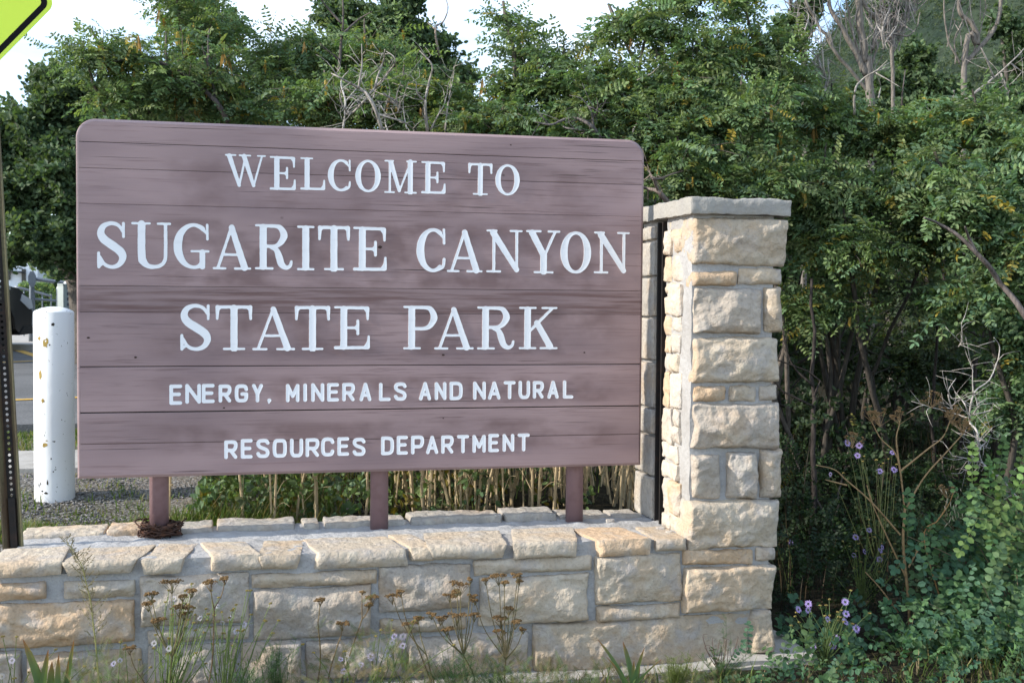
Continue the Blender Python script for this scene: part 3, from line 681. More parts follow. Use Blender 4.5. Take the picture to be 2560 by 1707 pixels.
TEXT.append(('n', 'raised white plain lettering RESOURCES DEPARTMENT', A6([('R', 1243, 1177, 1350, 1328), ('E', 1378, 1166, 1475, 1325), ('S', 1505, 1165, 1613, 1320), ('O', 1640, 1165, 1753, 1317), ('U', 1780, 1162, 1887, 1315), ('R', 1907, 1160, 2017, 1312), ('C', 2035, 1153, 2142, 1307), ('E', 2167, 1151, 2263, 1302)]) +
    A7([('S', -57, 1095, 42, 1235), ('D', 163, 1085, 262, 1228), ('E', 284, 1079, 370, 1225), ('P', 395, 1078, 493, 1222), ('A', 511, 1079, 605, 1220), ('R', 628, 1077, 722, 1217), ('T', 750, 1073, 843, 1214), ('M', 870, 1073, 972, 1210), ('E', 993, 1065, 1075, 1205), ('N', 1103, 1066, 1193, 1202), ('T', 1220, 1062, 1312, 1200)])))
for (kind, lab, items) in TEXT:
    mb = MB()
    for (ch, x0, y0, x1, y1) in items:
        xm, ym = (x0+x1)/2, (y0+y1)/2
        a0 = atY(x0, ym, SY)[0]; a1 = atY(x1, ym, SY)[0]; b0 = atY(xm, y1, SY)[2]; b1 = atY(xm, y0, SY)[2]; w_, h_ = a1-a0, b1-b0
        r_ = .088
        if ch == ',': S_ = sans_glyph(ch, w_/h_)
        elif kind == 'n': S_ = sans_glyph(ch, w_/h_, .0075/h_ if ch != 'I' else .0078/h_)
        else: S_ = serif_glyph(ch, w_/h_)
        V, F = glyph_mesh(S_, w_, h_)
        V = V+[a0, SY, b0]
        by = {}
        for f in F: by.setdefault(len(f), []).append(f)
        mb.add(V, [np.array(v) for v in by.values()])
    o = mb.build('lettering', LETTER, None); 
    # a part of the board: thing > board > lettering
    o.parent = bo; o.matrix_parent_inverse = Matrix.Translation(-Vector((SX, SY, SZ))); o['label'] = lab


# ------------------------------------------------------------------ plants: templates and growers
def frames(D, U, roll=None):
    """orthonormal frames with x=D and z close to U"""
    D = norm(D); Y = norm(np.cross(U, D)); Z = np.cross(D, Y)
    return np.stack([D, Y, Z], -1)
def place(mb, TV, TF, P, Fr, sc, col, cv=None):
    """instance template (k,3)/(m,4) at P (n,3) with frames (n,3,3), scale (n,), colour (n,3)"""
    n = len(P); k = len(TV)
    V = np.einsum('nij,kj->nki', Fr, TV)*np.asarray(sc)[:, None, None]+P[:, None]
    F = (TF[None]+(np.arange(n)*k)[:, None, None]).reshape(-1, TF.shape[1])
    C = np.repeat(np.asarray(col, float), k, 0)
    if cv is not None: C = C*np.tile(cv, n)[:, None]
    mb.add(V.reshape(-1, 3), F, C)
def leaf_locust(pairs=8, seed=0, w=.098, ln=.19, curl=.1):
    rs = np.random.RandomState(seed); V = []; F = []; cv = []
    def leaflet(p, d, z_, L_, w_):
        d = np.array(d)/np.linalg.norm(d); s = np.cross([0, 0, 1.], d); s = s/np.linalg.norm(s); up = np.cross(d, s); s = s*math.cos(z_)+up*math.sin(z_)
        b = len(V); f = rs.uniform(.0, .35); n_ = np.cross(d, s)
        for (t, u) in ((.0, 0), (.28, -.85), (.72, -.8), (1, 0), (.72, .8), (.28, .85)):
            V.append(np.array(p)+d*(L_*t)+s*(w_*.5*u)+n_*(abs(u)*w_*.5*f)-n_*(t*t*L_*.12)); cv.append(1)
        F.extend([(b, b+1, b+2, b+3), (b, b+3, b+4, b+5)])
        g = rs.uniform(.78, 1.22)
        for q_ in range(6): cv[b+q_] = g
    for i in range(pairs):
        x = .16+.80*i/(pairs-1); y0 = -curl*x*x; sc = 1-.25*abs(i/(pairs-1)-.45)
        for s in (-1, 1):
            leaflet((x+rs.uniform(-.01, .01), 0, y0), (.25+rs.uniform(-.25, .3), s, rs.uniform(-.6, .2)), rs.uniform(-.9, .9), ln*sc*rs.uniform(.85, 1.1), w*sc)
    leaflet((.98, 0, -curl), (1, 0, -.2), 0, ln*.9, w)
    b = len(V); 
    for x, h in ((0, .008), (.5, .006), (1.0, .004)):
        for s in (-1, 1): V.append(np.array([x, s*h, -curl*x*x])); cv.append(.8)
    F.extend([(b, b+1, b+3, b+2), (b+2, b+3, b+5, b+4)])
    return np.array(V), np.array(F), np.array(cv)
LOC = [leaf_locust(6, 1, w=.11, ln=.20), leaf_locust(6, 2, w=.10, ln=.21, curl=.22), leaf_locust(7, 3), leaf_locust(5, 6, w=.12, ln=.22, curl=.3)]
LOCB = [leaf_locust(5, 4, w=.17, ln=.21, curl=.06), leaf_locust(6, 5, w=.15, ln=.19, curl=.02)]
def leaf_cluster(n, seed, L_=.55, w=.3):
    rs = np.random.RandomState(seed); V = []; F = []; cv = []
    for i in range(n):
        d = rs.normal(size=3); d[0] += .5; d /= np.linalg.norm(d); s = np.cross(d, rs.normal(size=3)); s /= np.linalg.norm(s); nn = np.cross(d, s)
        p = rs.uniform(-.35, .35, 3)+np.array([.4, 0, 0]); b = len(V); l = L_*rs.uniform(.7, 1.15); g = rs.uniform(.7, 1.3)
        for (t, u) in ((0, 0), (.35, -1), (.8, -.7), (1, 0), (.8, .7), (.35, 1)): V.append(p+d*l*t+s*w*.5*u+nn*abs(u)*w*.15); cv.append(g)
        F.extend([(b, b+1, b+2, b+3), (b, b+3, b+4, b+5)])
    return np.array(V), np.array(F), np.array(cv)
CLU = [leaf_cluster(7, i) for i in range(3)]
CLB = [leaf_cluster(9, i+7, .42, .26) for i in range(3)]
def pods(seed):
    rs = np.random.RandomState(seed); V = []; F = []
    for i in range(5):
        a = rs.uniform(0, 6.28); p = np.array([rs.uniform(-.12, .12), rs.uniform(-.12, .12), rs.uniform(-.1, .1)]); l = rs.uniform(.7, 1.1); b = len(V); s = np.array([math.cos(a), math.sin(a), 0])*.09; dr = rs.normal(size=3)*.12
        for t, w in ((0, .3), (.35, 1), (.75, .9), (1, .15)):
            c = p+np.array([0, 0, -l*t])+dr*t
            V.extend([c-s*w, c+s*w])
        F.extend([(b, b+1, b+3, b+2), (b+2, b+3, b+5, b+4), (b+4, b+5, b+7, b+6)])
    return np.array(V), np.array(F)
POD = [pods(i) for i in range(3)]

def fern():
    V = []; F = []
    for i in range(14):
        x = i/14
        for s in (-1, 1):
            b = len(V); l = .22*(1-x*.7); V += [(x, 0, 0), (x+.02, 0, 0), (x+.1, s*l, .03), (x+.08, s*l, .03)]; F.append((b, b+1, b+2, b+3))
    b = len(V); V += [(0, -.012, 0), (0, .012, 0), (1, .006, -.1), (1, -.006, -.1)]; F.append((b, b+1, b+2, b+3)); return np.array(V, float), np.array(F)
FERN = fern()
def _podmesh(k):
    mb = MB(); mb.add(POD[k][0], POD[k][1], [(.42, .29, .07), (.36, .22, .08), (.45, .34, .09)][k]); o = mb.build('seed_pod_cluster', LEAF); me = o.data; bpy.data.objects.remove(o); return me
PODME = [_podmesh(k) for k in range(3)]
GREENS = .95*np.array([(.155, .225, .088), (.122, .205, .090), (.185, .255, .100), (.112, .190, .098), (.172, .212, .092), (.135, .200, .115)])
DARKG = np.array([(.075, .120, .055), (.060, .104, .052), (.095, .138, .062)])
YELG = np.array([(.30, .24, .05), (.26, .24, .06), (.34, .26, .05)])
def jitcol(pal, n, rs, yel=0.0):
    c = pal[rs.randint(len(pal), size=n)]*rs.uniform(.75, 1.25, (n, 1))
    if yel:
        m = rs.rand(n) < yel; c[m] = YELG[rs.randint(3, size=m.sum())]
    return c
def grow(leafmb, woodmb, clumps, kind, pal, rs, leaf=.165, per=9, wood=(.16, .135, .115), yel=.01, podmb=None, podn=0, twig=.0035, droop=.15, roots=None, stemr=.03, up=.35, fill=.55):
    """clumps: (centre xyz, radii xyz, n twigs). stems run from a root to every clump; twigs fill the clump; leaves sit along the twigs"""
    for (c, r, n) in clumps:
        c = np.array(c, float); r = np.array(r, float) if np.ndim(r) else np.array([r, r, r], float)
        if roots:
            rt = np.array(roots[rs.randint(len(roots))], float)+np.append(rs.uniform(-.05, .05, 2), 0)
            mid = (rt+c)/2+rs.normal(size=3)*.07*np.linalg.norm(c-rt)*np.array([1, .7, .2]); mid[2] += .06*np.linalg.norm((c-rt)[:2])
            tube(woodmb, [rt, rt*.7+mid*.3+rs.normal(size=3)*.02*np.linalg.norm(c-rt), mid, c, c+(c-mid)*.35*np.array([.6, .6, 1])*min(1, r.max()/max(np.linalg.norm(c-mid), .1))*1.6], stemr*rs.uniform(.7, 1.1), .005, 6, 18, wood, wob=.02)
        n = int(n)
        d = norm(rs.normal(size=(n, 3))); rad = rs.rand(n, 1)**.45
        E = c+d*rad*r*(1+.35*vnoise(d*2.3+c.sum(), 3)[:, None])
        S = c+(E-c)*rs.uniform(.0, fill, (n, 1))*.8+rs.normal(size=(n, 3))*r*.10-np.array([0, 0, 1])*r[2]*rs.uniform(.05, .3, (n, 1))
        Ld = np.linalg.norm(E-S, axis=1, keepdims=True); T = np.linspace(0, 1, 5)[None, :, None]
        Pm = S[:, None]*(1-T)+E[:, None]*T+np.array([0, 0, 1.])*(T*(1-T))*4*up*.35*Ld[:, None]
        Pm = Pm+rs.normal(size=(n, 5, 3))*.02*Ld[:, None]
        V, F = tubes(Pm, np.linspace(twig, twig*.35, 5)[None].repeat(n, 0)*rs.uniform(.7, 1.6, (n, 1)), 3); woodmb.add(V, F, wood)
        # leaves
        ts = np.linspace(.22, 1, per); seg_ = ts*4; i0 = np.minimum(seg_.astype(int), 3); f = seg_-i0
        P = Pm[:, i0]*(1-f)[None, :, None]+Pm[:, i0+1]*f[None, :, None]
        tan = norm(Pm[:, i0+1]-Pm[:, i0]); m = n*per; P = P.reshape(-1, 3); tan = tan.reshape(-1, 3)
        side = norm(np.cross(tan, [0, 0, 1.])+rs.normal(size=(m, 3))*.25); sg = np.tile(np.where(np.arange(per) % 2, 1, -1), n)[:, None]
        D = norm(tan*rs.uniform(.2, .8, (m, 1))+side*sg+rs.normal(size=(m, 3))*.3-np.array([0, 0, droop]))
        U = norm(np.array([0, 0, 1.])+rs.normal(size=(m, 3))*.45); Fr = frames(D, U)
        col = jitcol(pal, m, rs, yel); sc = leaf*rs.uniform(.7, 1.2, m)
        for k, tp in enumerate(kind):
            s_ = np.arange(m) % len(kind) == k
            place(leafmb, tp[0], tp[1], P[s_], Fr[s_], sc[s_], col[s_], tp[2])
        if podmb is not None and podn and n > 12:
            sel = rs.randint(m, size=int(podn*n)); Pp = P[sel]+rs.normal(size=(len(sel), 3))*.03
            for k in range(3):
                s_ = np.arange(len(sel)) % 3 == k
                if s_.any():
                    a = rs.uniform(0, 6.28, s_.sum()); Fq = np.stack([np.stack([np.cos(a), np.sin(a), 0*a], -1), np.stack([-np.sin(a), np.cos(a), 0*a], -1), np.tile([0, 0, 1.], (len(a), 1))], -1)
                    podmb.append((k, Pp[s_], a, rs.uniform(.05, .10, s_.sum())))
def cl(pxl, pyl, Y, rx, n, rz=None, ry=None):
    """crown clump around a photo position at depth Y; radii in px of the 2560 px photo"""
    k = Y/FPX; return (atY(pxl, pyl, Y), (rx*k, (ry or rx*1.0)*k, (rz or rx*.75)*k), n)
def plant(name, label, cat, base, clumps, kind, pal, seed, group=None, roots=None, pod=0, woodcol=(.16, .135, .115), stemname='stem', leafname='foliage', **kw):
    rs = np.random.RandomState(seed); base = np.array(base, float); t = thing(name, base, label, cat, group)
    lm, wm, pm = MB(), MB(), []
    clumps = [(c_, r_, int(n_*1.12) if c_[2] < 3.3 else n_) for (c_, r_, n_) in clumps]
    grow(lm, wm, clumps, kind, pal, rs, roots=roots or [base], podmb=pm if pod else None, podn=pod, wood=woodcol, **kw)
    lm.build(leafname, LEAF, t); wm.build(stemname, BARK, t, smooth=True)
    np_ = 0
    for (k, P, a, s) in pm:
        for j in range(len(P)):
            if np_ >= 95: break
            np_ += 1; o = bpy.data.objects.new('seed_pod_cluster', PODME[k]); SC.collection.objects.link(o); o.parent = t; o.location = Vector(P[j])-t.location; o.rotation_euler = (0, 0, a[j]); o.scale = (float(s[j]),)*3
    return t
def g3(x, y): return (x, y, float(ground_z(x, y)))
def gat(pxl, Y):
    p = atY(pxl, 1000, Y); return g3(p[0], Y)

# ---- locust shrubs behind the sign and pillar
LG = 'locust shrubs growing behind the sign and wall'
def roots_at(pxs, Y): return [gat(p, Y+dy) for p, dy in pxs]
plant('locust_shrub', 'locust shrub reaching left above the board corner toward the yellow diamond sign', 'shrub', gat(600, 8.6),
      [cl(430, 190, 8.4, 190, 60, 110), cl(260, 130, 8.3, 130, 26, 60), cl(520, 70, 8.8, 130, 44, 90), cl(560, 260, 8.6, 210, 70, 100), cl(330, 255, 8.3, 110, 26, 60), cl(700, 180, 9.0, 150, 44, 110), cl(440, -20, 8.8, 110, 22, 60), cl(215, 150, 8.3, 60, 9, 30)],
      LOC, GREENS, 101, LG, roots=roots_at([(560, 0), (640, .3), (700, 0)], 8.6), pod=.55, yel=.015, fill=.9)
plant('locust_shrub', 'locust shrub behind the middle of the sign top, tangled with bare grey branches', 'shrub', gat(950, 8.2),
      [cl(820, 270, 8.2, 170, 62, 90), cl(1010, 250, 8.0, 180, 70, 100), cl(920, 130, 8.8, 150, 42, 90), cl(1130, 300, 7.8, 150, 60, 80), cl(780, 110, 9, 120, 26, 80)],
      LOC, GREENS, 102, LG, roots=roots_at([(900, 0), (1000, .2), (1050, -.2)], 8.2), pod=.3, yel=.02)
plant('locust_shrub', 'locust shrub with two airy sprays standing up against the sky right of centre', 'shrub', gat(1350, 7.4),
      [cl(1300, 110, 7.6, 80, 16, 95), cl(1400, 180, 7.5, 120, 36, 80), cl(1290, 220, 7.5, 100, 28, 60), cl(1480, 250, 7.3, 150, 56, 90), cl(1280, 320, 7.4, 150, 60, 70), cl(1450, 360, 7.2, 160, 62, 60), cl(1490, 100, 7.7, 50, 5, 40), cl(1265, 45, 7.6, 40, 6, 35), cl(1545, 190, 7.3, 60, 10, 60)],
      LOC, GREENS, 103, LG, roots=roots_at([(1300, 0), (1400, .2), (1480, -.1)], 7.5), pod=.15, yel=.015, fill=.8)
plant('locust_shrub', 'tall leafy locust shrub over the stone pillar with hanging yellow pods', 'shrub', gat(1760, 7.2),
      [cl(1620, 60, 7.4, 110, 34, 70), cl(1540, 60, 7.5, 50, 7, 40), cl(1760, 150, 7.3, 150, 44, 90), cl(1900, 120, 7.5, 120, 34, 90), cl(1660, 230, 7.2, 160, 66, 100), cl(1850, 280, 7.0, 180, 76, 110), cl(1700, 400, 6.9, 170, 70, 90), cl(1880, 470, 6.8, 170, 66, 90), cl(1640, 330, 7, 120, 40, 80), cl(1960, 200, 7.3, 110, 34, 90), cl(1720, 10, 7.5, 110, 18, 60), cl(1860, 10, 7.6, 90, 16, 60)],
      LOC, GREENS, 104, LG, roots=roots_at([(1650, .2), (1760, 0), (1880, 0), (2000, .1)], 7.2), pod=.2, yel=.015)
plant('locust_shrub', 'broad locust shrub filling the right side behind the pillar, leaves turning yellow in places', 'shrub', gat(2150, 7.2),
      [cl(2080, 300, 7.4, 170, 66, 90), cl(2250, 330, 7.2, 170, 62, 80), cl(2060, 450, 6.9, 180, 72, 100), cl(2250, 490, 6.8, 190, 76, 100), cl(2120, 620, 6.7, 190, 66, 90), cl(2330, 600, 6.9, 170, 56, 90), cl(1990, 560, 7.0, 120, 40, 90), cl(2060, 760, 7.0, 170, 44, 90)],
      LOC, GREENS, 105, LG, woodcol=(.075, .065, .055), roots=roots_at([(2060, 0), (2150, .2), (2230, -.1)], 7.2), pod=.12, yel=.05)
plant('locust_shrub', 'locust shrub at the right edge of the picture with large clear leaflets', 'shrub', gat(2560, 6.4),
      [cl(2440, 300, 6.6, 150, 34, 80), cl(2560, 400, 6.4, 170, 44, 100), cl(2430, 500, 6.3, 170, 50, 100), cl(2560, 620, 6.2, 170, 52, 110), cl(2440, 740, 6.3, 150, 38, 90), cl(2580, 860, 6.3, 150, 44, 110), cl(2350, 420, 6.5, 110, 22, 60), cl(2540, 1000, 6.4, 110, 24, 90)],
      LOC, GREENS*np.array([.95, 1, 1.1]), 106, LG, woodcol=(.075, .065, .055), roots=roots_at([(2500, 0), (2600, .2), (2680, 0)], 6.4), pod=.10, yel=.03, leaf=.20)
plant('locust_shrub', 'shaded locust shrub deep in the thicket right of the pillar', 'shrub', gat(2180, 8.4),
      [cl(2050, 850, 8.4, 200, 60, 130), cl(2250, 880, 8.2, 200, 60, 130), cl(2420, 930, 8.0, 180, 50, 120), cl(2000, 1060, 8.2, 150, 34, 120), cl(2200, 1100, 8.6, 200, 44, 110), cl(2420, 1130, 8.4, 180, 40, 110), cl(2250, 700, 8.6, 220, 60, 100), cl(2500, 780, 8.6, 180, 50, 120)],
      LOC, GREENS*.42, 107, LG, woodcol=(.075, .065, .055), roots=roots_at([(2000, 0), (2110, .2), (2230, -.2), (2380, .1)], 8.3), yel=.01, stemr=.028)  # leaf palette dimmed, putting the thicket shade into the colour
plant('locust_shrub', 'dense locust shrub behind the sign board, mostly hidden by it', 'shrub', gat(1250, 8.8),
      [cl(x, y, 8.8, 200, 46, 130) for x, y in ((1150, 480), (1400, 470), (1650, 560), (1250, 700), (1500, 760), (1700, 820), (900, 560), (1050, 800), (1150, 960), (1380, 960), (1580, 980), (960, 980), (1250, 1080), (1480, 1090), (1060, 1090), (1650, 1120), (860, 1090))], LOC, GREENS*.40, 108, LG,  # palette dimmed to paint the shade behind the board
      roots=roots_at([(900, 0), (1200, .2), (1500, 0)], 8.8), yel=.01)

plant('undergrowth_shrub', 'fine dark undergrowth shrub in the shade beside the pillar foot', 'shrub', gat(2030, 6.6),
      [cl(2000, 1180, 6.8, 90, 16, 130), cl(2080, 1330, 6.5, 110, 20, 120), cl(2010, 1450, 6.3, 80, 12, 90), cl(2120, 1130, 7.0, 120, 20, 110), cl(2170, 1480, 6.2, 90, 14, 90)], LOC, GREENS*np.array([.24, .32, .28]), 121, 'dark undergrowth shrubs in the right thicket', leaf=.13, stemr=.010, roots=roots_at([(1990, 0), (2080, .1), (2150, -.2)], 6.5))  # low leaf palette carries painted-in shade
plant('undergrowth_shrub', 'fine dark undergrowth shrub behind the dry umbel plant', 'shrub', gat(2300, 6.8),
      [cl(2250, 1230, 7.0, 110, 18, 120), cl(2360, 1180, 6.8, 110, 18, 120), cl(2300, 1400, 6.4, 110, 18, 110), cl(2420, 1340, 6.4, 100, 18, 100), cl(2200, 1330, 6.9, 90, 10, 100)], LOC, GREENS*np.array([.24, .32, .28]), 122, 'dark undergrowth shrubs in the right thicket', leaf=.13, stemr=.010, roots=roots_at([(2260, 0), (2350, .1), (2400, -.2)], 6.7))  # leaf colours scaled down with the shade included in them
# ---- trees behind
TG = 'broadleaf trees standing behind the thicket'
def tree(name, label, cat, pxb, Y, clumps, seed, pal=DARKG, leaf=.16, trunk=.16, group=TG, kind=None, per=9, dens=1.15, **kw):
    b = gat(pxb, Y); t = thing(name, b, label, cat, group); rs = np.random.RandomState(seed); lm, wm = MB(), MB(); leaf = leaf*.66; clumps = [(c, r, int(n*dens)) for c, r, n in clumps]
    cs = np.mean([c[0] for c in clumps], 0); h = cs[2]-b[2]
    fork = np.array([b[0]+(cs[0]-b[0])*.3, Y, b[2]+h*.45]); tk = MB()
    tube(tk, [np.array(b)-[0, 0, .1], np.array(b)*.5+fork*.5+[.05, 0, 0], fork], trunk, trunk*.7, 10, 12, (.13, .115, .10), wob=.03)
    grow(lm, tk, clumps, kind or CLU, pal, rs, leaf=leaf, per=per, wood=(.13, .115, .10), roots=[fork], stemr=trunk*.5, yel=.0, twig=.010, **kw)
    lm.build('crown', LEAF, t); tk.build('trunk', BARK, t, smooth=True); return t
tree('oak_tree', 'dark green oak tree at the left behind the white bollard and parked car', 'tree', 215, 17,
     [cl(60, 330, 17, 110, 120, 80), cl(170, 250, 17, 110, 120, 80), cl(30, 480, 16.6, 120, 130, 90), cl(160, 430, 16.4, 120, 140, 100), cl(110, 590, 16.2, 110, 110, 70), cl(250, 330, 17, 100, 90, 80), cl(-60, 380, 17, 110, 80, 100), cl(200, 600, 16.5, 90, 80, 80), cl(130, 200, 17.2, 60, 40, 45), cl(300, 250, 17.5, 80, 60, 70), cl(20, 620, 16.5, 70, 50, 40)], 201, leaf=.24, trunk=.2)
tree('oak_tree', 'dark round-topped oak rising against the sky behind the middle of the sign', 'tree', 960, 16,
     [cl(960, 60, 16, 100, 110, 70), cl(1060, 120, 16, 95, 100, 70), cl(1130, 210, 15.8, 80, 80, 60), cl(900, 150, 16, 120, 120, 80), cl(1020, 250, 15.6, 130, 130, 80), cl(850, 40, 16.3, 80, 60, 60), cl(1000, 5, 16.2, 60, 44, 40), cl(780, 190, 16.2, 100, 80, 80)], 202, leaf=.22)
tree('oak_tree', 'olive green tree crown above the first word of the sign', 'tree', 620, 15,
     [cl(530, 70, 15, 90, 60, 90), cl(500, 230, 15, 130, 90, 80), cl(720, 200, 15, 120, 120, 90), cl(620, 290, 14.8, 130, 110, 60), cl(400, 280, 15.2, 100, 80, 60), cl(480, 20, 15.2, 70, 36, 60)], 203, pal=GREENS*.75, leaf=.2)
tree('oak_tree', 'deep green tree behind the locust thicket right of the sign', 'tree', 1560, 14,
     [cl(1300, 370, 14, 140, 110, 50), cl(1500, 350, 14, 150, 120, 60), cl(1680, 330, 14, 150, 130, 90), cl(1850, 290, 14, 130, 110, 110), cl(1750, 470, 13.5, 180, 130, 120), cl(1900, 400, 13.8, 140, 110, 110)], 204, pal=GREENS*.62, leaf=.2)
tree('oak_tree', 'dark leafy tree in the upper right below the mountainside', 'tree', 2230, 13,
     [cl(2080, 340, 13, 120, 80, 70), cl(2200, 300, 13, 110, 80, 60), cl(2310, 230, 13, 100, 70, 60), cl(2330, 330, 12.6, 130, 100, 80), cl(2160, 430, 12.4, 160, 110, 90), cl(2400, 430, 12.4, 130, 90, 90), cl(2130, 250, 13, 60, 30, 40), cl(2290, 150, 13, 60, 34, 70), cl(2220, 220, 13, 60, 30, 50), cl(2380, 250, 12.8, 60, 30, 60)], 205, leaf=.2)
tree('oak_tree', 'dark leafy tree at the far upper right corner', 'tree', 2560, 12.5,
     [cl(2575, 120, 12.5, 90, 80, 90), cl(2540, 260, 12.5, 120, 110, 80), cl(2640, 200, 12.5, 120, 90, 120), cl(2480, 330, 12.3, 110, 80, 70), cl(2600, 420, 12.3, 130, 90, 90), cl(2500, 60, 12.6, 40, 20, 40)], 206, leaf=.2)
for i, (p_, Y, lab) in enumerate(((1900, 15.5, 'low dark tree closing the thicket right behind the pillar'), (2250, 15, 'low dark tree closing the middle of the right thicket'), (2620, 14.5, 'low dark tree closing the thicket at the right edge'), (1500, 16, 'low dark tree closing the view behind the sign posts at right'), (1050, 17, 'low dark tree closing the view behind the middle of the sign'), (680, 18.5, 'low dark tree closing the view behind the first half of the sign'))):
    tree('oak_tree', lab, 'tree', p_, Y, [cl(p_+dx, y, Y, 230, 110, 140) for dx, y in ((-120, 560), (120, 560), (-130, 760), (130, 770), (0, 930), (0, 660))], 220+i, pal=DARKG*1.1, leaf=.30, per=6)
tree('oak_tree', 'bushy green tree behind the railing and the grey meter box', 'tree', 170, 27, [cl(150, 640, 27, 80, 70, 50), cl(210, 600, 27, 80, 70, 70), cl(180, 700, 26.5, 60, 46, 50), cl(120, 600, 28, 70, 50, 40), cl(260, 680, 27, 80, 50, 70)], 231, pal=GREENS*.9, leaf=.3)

# tall half-dead cottonwoods with gnarled grey trunks, upper right
def snag(name, label, seed, lines, col=(.21, .185, .16), fuzz=0, Y=10, foliage=None, group='half-dead trees with gnarled bare limbs'):
    rs = np.random.RandomState(seed); p0 = lines[0][0][0]; b = gat(p0[0], Y); t = thing(name, b, label, 'dead tree' if not foliage else 'tree', group)
    for i, (pts, r0, r1) in enumerate(lines):
        P = [atY(x, y, Y+dy) for (x, y, dy) in [(q_+(0,))[:3] if len(q_) == 2 else q_ for q_ in pts]]
        if i == 0: P = [np.array(b)-[0, 0, .05]]+P
        mb = MB(); tube(mb, P, r0*.6, r1*.6, 9, len(P)*6, col, wob=.015)
        if i == 0 and fuzz: pass
        mb.build('trunk' if i == 0 else 'limb', BARK, t, smooth=True)
    if fuzz:
        mb = MB(); n = fuzz; a = []
        for (pts, r0, r1) in lines[1:]:
            for _ in range(n):
                k = rs.randint(len(pts)-1); f = rs.rand(); x = pts[k][0]*(1-f)+pts[k+1][0]*f; y = pts[k][1]*(1-f)+pts[k+1][1]*f
                p = atY(x, y, Y)+rs.normal(size=3)*.02; d = norm(np.array([rs.normal()*.5, rs.normal()*.4, 1.1+rs.rand()])); l = rs.uniform(.2, .7)
                a.append([p, p+d*l*.35+rs.normal(size=3)*.03, p+d*l*.7+rs.normal(size=3)*.05, p+d*l+rs.normal(size=3)*.06])
        V, F = tubes(np.array(a), np.linspace(.006, .002, 4)[None].repeat(len(a), 0), 3); mb.add(V, F, (.27, .24, .22)); mb.build('bare_twigs', BARK, t)
    if foliage:
        lm, wm = MB(), MB(); grow(lm, wm, foliage, CLU, DARKG*1.2, rs, leaf=.14, per=6, roots=None, twig=.006); lm.build('crown', LEAF, t); wm.build('twigs', BARK, t)
snag('cottonwood_tree', 'gnarled grey tree with forking dead trunks against the sky at upper right', 301,
     [([(2172, 230), (2160, 150), (2150, 70), (2142, -60)], .075, .05), ([(2168, 190), (2120, 95), (2080, 30), (2060, -60)], .05, .022), ([(2176, 130), (2195, 60), (2160, 10), (2150, -60)], .034, .03),
      ([(2172, 230), (2200, 100), (2280, 85), (2300, 30)], .02, .008), ([(2175, 240), (2085, 120), (2020, 20), (2000, -60)], .028, .02), ([(2155, 180), (2130, 70), (2100, -50)], .02, .012)], fuzz=9, Y=10)
snag('cottonwood_tree', 'thin grey tree with two crossing bent trunks near the top right corner', 302,
     [([(2410, 165), (2445, 110), (2428, 60), (2400, 30), (2402, -60)], .045, .03), ([(2412, 160), (2470, 95), (2500, 40), (2500, -60)], .035, .028), ([(2400, 160), (2375, 110), (2362, 40), (2360, -50)], .018, .010), ([(2432, 145), (2455, 60), (2470, 10)], .012, .006), ([(2390, 160), (2388, 90), (2420, 30), (2436, -20)], .012, .006)], fuzz=3, Y=9.6)
snag('cottonwood_tree', 'vine-covered dead trunk with bristling grey twigs at the top, left of the mountain', 303,
     [([(2010, 180), (2003, 110), (2008, 40), (1990, -60)], .05, .04), ([(2008, 120), (2030, 60), (2035, -30)], .02, .012), ([(2005, 150), (1985, 70), (1970, -30)], .02, .012)], fuzz=26, Y=10.4,
     foliage=[cl(2015, 30, 10.4, 45, 26, 60), cl(1975, 60, 10.4, 35, 16, 50)])
snag('cottonwood_tree', 'dense bristle of bare grey twigs on a dead crown right of the sky gap', 304,
     [([(2230, 170), (2232, 110), (2240, 50), (2238, -40)], .035, .02), ([(2232, 140), (2260, 70), (2275, -20)], .015, .008), ([(2230, 120), (2215, 60), (2210, -20)], .015, .008), ([(2240, 90), (2290, 20), (2300, -40)], .012, .008), ([(2226, 110), (2195, 90), (2205, 60)], .01, .006)], fuzz=34, Y=10.8,
     foliage=[cl(2215, 20, 10.9, 40, 14, 50)])

# individually visible bare branches (photo polylines at their depth)
def branch(label, Y, lines, col=(.34, .31, .28), r=.010, group='bare grey dead branches among the leaves', name='dead_branch', twigs=0, seed=0):
    p0 = atY(*lines[0][0], Y); t = thing(name, p0, label, 'dead branch', group); mb = MB(); rs = np.random.RandomState(seed+7)
    for i, ln in enumerate(lines):
        dy = 0; P = []
        for (x, y) in ln: P.append(atY(x, y, Y+(rs.uniform(-.15, .15) if len(P) else 0)*(1 if i else .5)))
        tube(mb, P, r if i == 0 else r*.6, r*.3 if i == 0 else r*.2, 5, len(P)*4, col, wob=.006)
        for _ in range(twigs*2):
            k = rs.randint(len(P)-1); f = rs.rand(); p = P[k]*(1-f)+P[k+1]*f; d = norm((P[k+1]-P[k])+rs.normal(size=3)*.12*1.6*np.linalg.norm(P[k+1]-P[k])*6); l = rs.uniform(.06, .2)
            tube(mb, [p, p+d*l*.5+rs.normal(size=3)*.015, p+d*l+rs.normal(size=3)*.03], r*.3, r*.1, 3, 5, col)
    mb.build('branch_wood', BARK, t, smooth=True)
z2 = lambda *p: [(850+x/2.735, y/2.735) for x, y in p]
z3 = lambda *p: [(1700+x/2.735, y/2.735) for x, y in p]
z7 = lambda *p: [(1900+560*0+x/2.7515, 560+y/2.7515) for x, y in p]
z8 = lambda *p: [(1900+x/2.583, 1100+y/2.583) for x, y in p]
